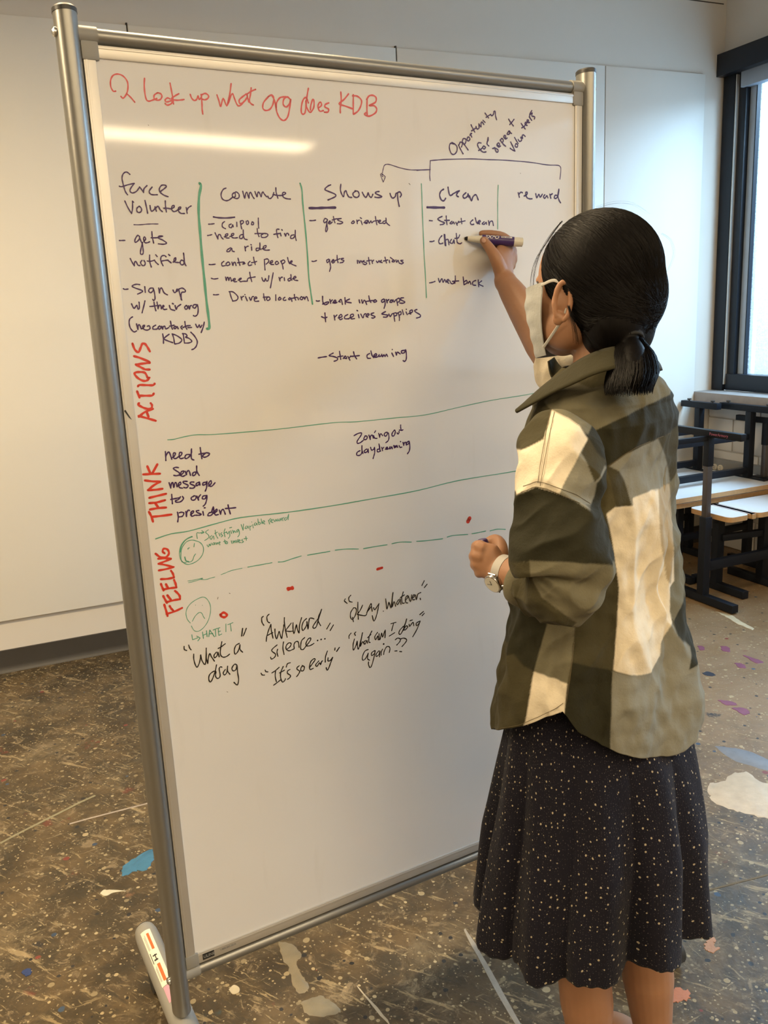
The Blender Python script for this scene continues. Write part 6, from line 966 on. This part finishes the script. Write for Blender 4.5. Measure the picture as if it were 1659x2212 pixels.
def shirt_fn(th, v):
    zh = hem(th); z = lerp(zh, 1.400, v**.98)
    p = torso_pt(th, z); c = V((interp(z, ZS, CS), -.42, z)); nrm = (p-c); nrm.z = 0; nrm.normalize()
    low = max(0, min(1, (1.18-z)/.3)); bk = max(0, -math.sin(th))
    d = fold(p, .010, 9, 3)*(.5+.9*low) + fold(p, .006, 22, 8, (1, 1, .6)) + fold(p, .0035, 48, 1, (1, 1, .8))
    d += .007*low*math.sin(th*9+1.0+1.2*math.sin(z*6))
    q_ = V((p.x+.3*p.z, p.y, p.z)); mid_ = math.exp(-((z-1.08)/.22)**2)
    d += ridge(q_, .010*mid_+.003, 11, 4.0, (1, 1, .45)) + ridge(V((p.x-.5*p.z, p.y, p.z)), .0055*(.4+mid_), 17, 9.0, (1, 1, .5))
    # box pleat from the yoke down the middle of the back
    thp = -PI/2 + .10; g = math.exp(-((th if th < PI else th-2*PI)-thp)**2/.0009)*min(1, max(0, (1.235-z)/.02))*max(0, min(1, (z-.75)/.3)); d -= .007*g
    # deep slanting folds under the arm
    d += .006*bk*math.sin((z*34 + th*4.2))*math.exp(-((z-1.12)/.10)**2)
    return p + nrm*d
shirt = empty('shirt', (0, 0, 0)); shirt.parent = per; tag(shirt, 'oversized plaid shirt in cream, sage and olive')
tor = cloth_grid('torso_panel', 680, 400, shirt_fn, M['plaid'], shirt)
md = tor.modifiers.new('t', 'SOLIDIFY'); md.thickness = .0018; md.offset = -1
paint(tor, 'torso', 'olive')
# sleeves
def sleeve(path, rads, name, key, base, seed, n_ring=200, kseg=26, ups=(0, 0, 1), crs=()):
    P = crom(path, kseg); n = len(P); xs = [i/(len(path)-1) for i in range(len(path))]
    ref = V(ups); vs = []
    for i in range(n):
        T = (P[min(n-1, i+1)] - P[max(0, i-1)]).normalized(); ref = (ref - T*ref.dot(T)).normalized(); side = T.cross(ref)
        t = i/(n-1); ra = interp(t, xs, [r[0] for r in rads]); rb = interp(t, xs, [r[1] for r in rads])
        for k in range(n_ring):
            a = 2*PI*k/n_ring; d = ref*math.cos(a)*ra + side*math.sin(a)*rb; q = P[i] + d; dn_ = d.normalized()
            q = q + dn_*(fold(q, .010, 12, seed, (1, 1, 1)) + fold(q, .004, 30, seed+5, (1, 1, 1)) + ridge(V((q.x+.4*q.z, q.y, q.z)), .008*min(1, t*3), 14, seed, (1, 1, .8)) + ridge(V((q.x-.7*q.z, q.y, q.z)), .004*min(1, t*3), 22, seed+3, (1, 1, .8)))
            for (tc, ac, wt, wa, am, tw) in crs:
                da = (a-ac-tw*(t-tc)+PI) % (2*PI) - PI
                q = q + dn_*(am*math.exp(-((t-tc)/wt)**2 - (da/wa)**2))
            vs.append(q - PO)
    fs = [(i*n_ring+k, i*n_ring+(k+1) % n_ring, (i+1)*n_ring+(k+1) % n_ring, (i+1)*n_ring+k) for i in range(n-1) for k in range(n_ring)]
    o = mesh_obj(name, vs, fs, M['plaid'], shirt); md = o.modifiers.new('t', 'SOLIDIFY'); md.thickness = .002; md.offset = -1
    paint(o, key, base); return o
sleeve([(0.8783,-0.475,1.3134), (0.8497,-0.5,1.2834), (0.8276,-0.525,1.2294), (0.8109,-0.555,1.1668), (0.8105,-0.575,1.1148), (0.7955,-0.565,1.0845), (0.7948,-0.52,1.0805), (0.7951,-0.495,1.0814)],
       [(.040, .035), (.062, .060), (.066, .064), (.067, .062), (.066, .058), (.055, .050), (.038, .038), (.031, .032)], 'sleeve', 'sleeve', 'dark', 2.0, 340, 44, ups=(-1, 0, 0), crs=((.60, 5.2, .035, 1.1, -.016, 3.0), (.68, 5.6, .03, .9, -.014, 2.0), (.34, 4.2, .03, .8, -.010, 4.0), (.52, .3, .10, .9, .012, 0)))
sleeve([V((1.15, -.37, 1.31)), lerp(RS, RE, .5), lerp(RS, RE, .9), RE, lerp(RE, RW_, .10)], [(.060, .055), (.062, .060), (.056, .056), (.050, .050), (.047, .047)], 'sleeve', 'sleeve_right', 'cream', 6.0, 120, 14, ups=(0, 0, 1))
# collar
def strip3(top, bot, n, nm, mat, par, thick, bulge=0.0):
    A = crom([V(p) for p in top], n); B = crom([V(p) for p in bot], n); vs = []; R = 6
    for a_, b_ in zip(A, B):
        for r in range(R+1):
            t = r/R; vs.append(lerp(a_, b_, t) + ((lerp(a_, b_, t) - V((1.008, -.43, lerp(a_, b_, t).z))).normalized())*bulge*math.sin(t*PI) - PO)
    W = R+1; fs = [(i*W+r, i*W+r+1, (i+1)*W+r+1, (i+1)*W+r) for i in range(len(A)-1) for r in range(R)]
    o = mesh_obj(nm, vs, fs, mat, par); md = o.modifiers.new('t', 'SOLIDIFY'); md.thickness = thick; md.offset = 0
    return o
strip3([(0.8601,-0.395,1.3416), (0.8872,-0.42,1.3741), (0.9006,-0.452,1.3977), (0.918,-0.482,1.4194), (0.9529,-0.498,1.4315), (1.0192,-0.485,1.4303), (1.1018,-0.44,1.4121), (1.1317,-0.39,1.4013)],
       [(0.8466,-0.405,1.3347), (0.86,-0.475,1.3686), (0.8714,-0.512,1.3848), (0.891,-0.535,1.398), (0.9271,-0.545,1.4045), (1.0014,-0.525,1.3987), (1.1086,-0.46,1.3853), (1.1549,-0.39,1.3755)], 8, 'collar', M['collar'], shirt, .003, .004)
strip3([(1.0107,-0.33,1.3878), (1.0121,-0.31,1.3992), (1.0111,-0.3,1.4095)], [(0.9961,-0.33,1.3648), (0.988,-0.32,1.3795), (0.9902,-0.31,1.4046)], 6, 'collar_point', M['collar'], shirt, .003)
# rolled cuff on the left forearm
c0 = V((0.795,-0.494,1.0811)); ax = (V((0.7928,-0.475,1.0835)) - c0).normalized()
e = MB(); s1 = V((0, 0, 1)); s1 = (s1 - ax*s1.dot(ax)).normalized(); s2 = ax.cross(s1)
cuff = []
for (d_, r_) in ((-.012, .034), (-.004, .039), (.006, .0395), (.014, .038), (.017, .034), (.012, .0315), (-.01, .030)):
    cuff.append([c0 + ax*d_ + s1*(r_*(1.02+.04*math.sin(3*a*PI/20))*math.cos(a*PI/20)) + s2*(r_*math.sin(a*PI/20)*1.0) for a in range(40)])
v_ = [p for r in cuff for p in r]; f_ = [(i*40+k, i*40+(k+1) % 40, (i+1)*40+(k+1) % 40, (i+1)*40+k) for i in range(len(cuff)-1) for k in range(40)]
cf = mesh_obj('cuff', [p-PO for p in v_], f_, M['plaid'], shirt); paint(cf, 'cuff', 'mid')
# stitched seams
def seam(pts, name='stitch_line', r=.0004, surf=None):
    P = crom([V(p) for p in pts], 8); e = MB(); e.tube(P, r, 6); return e.build(name, M['thread'], shirt, off=PO)
for lab_, pts_ in [('shoulder topstitching',[(0.8436,-0.5002,1.3443),(0.8268,-0.5162,1.3348),(0.8159,-0.5251,1.3243),(0.8053,-0.5338,1.3127),(0.7983,-0.538,1.3004),(0.7935,-0.541,1.2911),(0.7888,-0.5439,1.2819),(0.784,-0.5469,1.2727),(0.777,-0.5517,1.2608),(0.7726,-0.5534,1.2481)]),('shoulder topstitching',[(0.8415,-0.4936,1.3447),(0.8241,-0.5101,1.3348),(0.8139,-0.5182,1.3239),(0.8026,-0.5282,1.3124),(0.7954,-0.5332,1.3002),(0.7885,-0.5378,1.288),(0.782,-0.5421,1.2757),(0.7762,-0.5465,1.2642),(0.7714,-0.5497,1.2524)]),('armhole topstitching',[(0.7606,-0.5294,1.2461),(0.7639,-0.5412,1.2508),(0.7709,-0.5483,1.2543),(0.7775,-0.5608,1.2526),(0.784,-0.5681,1.2491),(0.7908,-0.5752,1.2456),(0.8015,-0.5801,1.2405),(0.8138,-0.5831,1.2348),(0.8265,-0.5836,1.2266),(0.8415,-0.5818,1.2176)]),('armhole seam',[(0.7728,-0.4937,1.2261),(0.7548,-0.5328,1.2387),(0.7606,-0.5407,1.2428),(0.7674,-0.5473,1.2465),(0.7764,-0.56,1.2452),(0.7846,-0.569,1.2404),(0.791,-0.5799,1.2362),(0.7998,-0.5869,1.231),(0.8092,-0.5933,1.2257),(0.8299,-0.5944,1.2153)]),('yoke seam',[(0.912,-0.5445,1.2576),(0.924,-0.5465,1.2656),(0.9407,-0.5486,1.2739),(0.9501,-0.5511,1.2784),(0.9614,-0.5516,1.2825),(0.9944,-0.5431,1.2858),(1.0303,-0.5327,1.288),(1.0701,-0.5176,1.2889)]),('side seam',[(0.7975,-0.6012,1.0446),(0.8698,-0.5181,0.988),(0.8684,-0.5182,0.9735),(0.8631,-0.5222,0.9603),(0.857,-0.527,0.9477),(0.8548,-0.5274,0.9366),(0.8527,-0.5277,0.9254),(0.8507,-0.5278,0.9141),(0.8484,-0.5273,0.8986),(0.8458,-0.5271,0.8832)]),('front hem stitching',[(0.7925,-0.4203,0.8062),(0.7967,-0.4406,0.8166),(0.8055,-0.4543,0.8229),(0.8112,-0.4656,0.8313),(0.8181,-0.4751,0.8386),(0.8258,-0.4834,0.8451),(0.8301,-0.4988,0.8572),(0.8351,-0.5128,0.8684),(0.8425,-0.5231,0.8802)])]:
    tag(seam(pts_), lab_)


# skirt
def skirt_fn(th, v):
    zc = [.36, .40, .45, .50, .55, .60, .65, .70, .75, .80, .90]
    aa = [.2375, .2354, .2321, .2284, .2243, .2192, .2136, .2068, .1963, .1880, .165]; cc = [1.004, 1.0044, 1.0059, 1.0081, 1.0109, 1.0136, 1.0142, 1.0133, 1.0089, 1.0082, 1.008]
    hemz = .372 + .010*math.sin(th*3+.6) + .006*math.sin(th*11+2) + .0015*math.sin(th*60)
    z = lerp(hemz, .90, v); a = interp(z, zc, aa); cs = interp(z, zc, cc)
    k = max(0, (.88-z)/.45)
    q1 = math.sin(th*8+.9+.8*math.sin(z*4)); wv = .017*(2*abs(math.sin(th*5.5+.4+.5*math.sin(z*4)))-1) + .007*q1 + .004*math.sin(th*19+z*7)
    r = .965 + wv*k/.2*1.0
    x = a*r*math.cos(th)*.97; y = a*interp(z, [.55, .84], [.80, .58])*r*math.sin(th)
    return V((cs+x, -.42+y, z)) 
sk = cloth_grid('skirt', 420, 120, skirt_fn, M['skirt'], per, uv=lambda i, j: (i/420*1.35, j/120*.50)); tag(sk, 'black skirt scattered with small cream dots')
md = sk.modifiers.new('t', 'SOLIDIFY'); md.thickness = .0015; md.offset = -1
for sx, dy in ((-1, -.035), (1, -.05)):
    c = V((1.022+sx*.072, -.45+dy, 0)); e = MB()
    e.tube([c+V((0, -.055, .03)), c+V((0, -.02, .032)), c+V((0, .06, .030)), c+V((0, .11, .024)), c+V((0, .14, .018))], [(.028, .026), (.032, .034), (.030, .038), (.024, .040), (.016, .028)], 20, up=(0, 0, 1), round_cap=2)
    e.v = [V((p.x, p.y, max(p.z, .001))) for p in e.v]; e.build('shoe', M['shoe'], per, off=PO)

# ------------------------------------------------------------------ marker, cap, watch
TIP = V((1.0323,-0.0006,1.6392)); END = V((1.1342,-0.06,1.6259)); mk_ax = (END-TIP).normalized(); ML = (END-TIP).length
mr = empty('dry_erase_marker', BW(*TIP)); mr.rotation_euler = (0, 0, BA); OM = TIP
tag(mr, 'white and purple dry-erase marker held in the raised right hand', 'marker')
def mtube(name, t0, t1, rs, mat, par, ring=28):
    e = MB(); n = len(rs); e.tube([TIP + mk_ax*lerp(t0, t1, i/(n-1)) for i in range(n)], rs, ring); return e.build(name, mat, par, off=OM, angle=40)
mtube('felt_tip', 0, .008, [.0022, .0038, .0042], M['marker_tip'], mr)
mtube('nib_holder', .006, .034, [.0046, .0058, .0062, .0072, .0078], M['marker_white'], mr)
bd_ = mtube('barrel', .034, ML-.0015, [.0086, .0094, .0094, .0094, .0094, .0094, .0090], M['marker_white'], mr)
lb = mtube('label_wrap', ML*.295, ML*.84, [.00962, .00962], M['marker_purple'], mr)
e = MB(); e.tube([TIP + mk_ax*(ML-.004), TIP + mk_ax*(ML-.0002)], [.0070, .0066], 20); e.build('end_plug', M['marker_white'], mr, off=OM)
# lettering wrapped on the barrel, upside down towards the camera
def wrap_text(body, size, t0, ang0, mat, flip=True, name='lettering', rad=.00985, shear=.25):
    cu = bpy.data.curves.new('t', 'FONT'); cu.body = body; cu.size = size; cu.extrude = .0001; cu.offset = size*.02; cu.shear = shear; cu.resolution_u = 3
    ob = bpy.data.objects.new('t', cu); COL.objects.link(ob); dg = bpy.context.evaluated_depsgraph_get()
    me = bpy.data.meshes.new_from_object(ob.evaluated_get(dg)); bpy.data.objects.remove(ob)
    camv = V((-.62, -.74, .08)); s1 = (camv - mk_ax*camv.dot(mk_ax)).normalized(); s2 = mk_ax.cross(s1)
    if s2.z < 0: s2 = -s2
    for v in me.vertices:
        x, y = v.co.x, v.co.y
        t_ = t0 - x if flip else t0 + x; a = ang0 - y/rad if flip else ang0 + y/rad
        v.co = TIP + mk_ax*t_ + (s1*math.cos(a) + s2*math.sin(a))*(rad + v.co.z) - OM
    me.materials.clear(); me.materials.append(mat); o = bpy.data.objects.new(name, me); COL.objects.link(o); o.parent = lb; return o
wrap_text('EXPO', .0112, ML*.335, .22, M['whiteprint'], flip=False)
e = MB(); cam3 = V((-.62, -.74, .08)); q1 = (cam3 - mk_ax*cam3.dot(mk_ax)).normalized(); q2 = mk_ax.cross(q1); q2 = q2 if q2.z > 0 else -q2; vv = []
for k in range(7):
    a = lerp(.52, .98, k/6); vv += [TIP + mk_ax*(ML*.615) + (q1*math.cos(a)+q2*math.sin(a))*.00975, TIP + mk_ax*(ML*.80) + (q1*math.cos(a)+q2*math.sin(a))*.00975]
e.add(vv, [(2*k, 2*k+1, 2*k+3, 2*k+2) for k in range(6)]); e.build('white_label_box', M['whiteprint'], lb, off=OM)
wrap_text('low odor', .0045, ML*.625, .60, M['marker_purple'], flip=False, shear=0, rad=.00990)
cp = empty('marker_cap', BW(*V((0.7891,-0.385,1.1256)))); cp.rotation_euler = (0, 0, BA); OC = V((0.7891,-0.385,1.1256)); tag(cp, 'purple marker cap poking out of the left fist', 'cap')
e = MB(); c0 = V((0.7881,-0.386,1.1323)); c1 = V((0.7898,-0.39,1.1077)); d = (c1-c0).normalized()
e.tube([c0, c0+d*.0015, c0+d*.004, c0+d*.030], [.0062, .0082, .0090, .0096], 28); e.build('cap_shell', M['cap_purple'], cp, off=OC)
e = MB(); 
for a in range(10):
    s1 = d.orthogonal().normalized(); s2 = d.cross(s1); q = c0 + d*.006 + s1*(.0091*math.cos(a*PI/5)) + s2*(.0091*math.sin(a*PI/5)); e.tube([q, q+d*.02], .0006, 6)
e.build('grip_ridges', M['cap_purple'], cp, off=OC)
# watch
WC = lerp(LE, LW, .93); wax = (LW-LE).normalized(); wt = empty('wristwatch', BW(*WC)); wt.rotation_euler = (0, 0, BA); tag(wt, 'silver wristwatch with a cream dial and pale strap on the left wrist', 'watch')
cd = V((-.86, -.36, -.38)); cd = (cd - wax*cd.dot(wax)).normalized(); c2 = wax.cross(cd)
e = MB(); ringv = []
for k in range(49):
    a = 2*PI*k/48; r_ = .0262; ce = WC + (cd*math.cos(a) + c2*math.sin(a))*r_
    ringv.append([ce + wax*.0075 + (ce-WC).normalized()*.0, ce + wax*.0075 + (ce-WC).normalized()*.0018, ce - wax*.0075 + (ce-WC).normalized()*.0018, ce - wax*.0075])
e.add([p for r in ringv for p in r], [(i*4+k, i*4+(k+1) % 4, (i+1)*4+(k+1) % 4, (i+1)*4+k) for i in range(48) for k in range(4)]); e.build('strap', M['watch_strap'], wt, off=WC)
f0 = WC + cd*.0262
e = MB(); e.tube([f0 + cd*t_ for t_ in (-.001, .001, .006, .0078, .0082)], [.0150, .0165, .0165, .0155, .0140], 40, up=wax); ca = e.build('case', M['watch_metal'], wt, off=WC)
e = MB(); e.tube([f0 + cd*.0079, f0 + cd*.0085], [.0136, .0136], 40, up=wax); dl = e.build('dial', M['watch_dial'], wt, off=WC)
e = MB(); e.tube([f0 + cd*.0089, f0 + cd*.0089 + c2*.0075 + wax*.002], .0004, 6); e.tube([f0 + cd*.0089, f0 + cd*.0089 - c2*.001 + wax*.009], .0003, 6)
e.build('hands', M['printblack'], dl, off=WC)
e = MB(); q = f0 + cd*.0035 - wax*.0165; e.tube([q, q - wax*.0035], .0022, 12); e.build('crown', M['watch_metal'], ca, off=WC)
for sgn in (-1, 1):
    e = MB(); q = f0 + cd*.002 + c2*sgn*.0165; e.tube([q - wax*.007, q + wax*.007], .0018, 10); e.build('lug', M['watch_metal'], ca, off=WC)
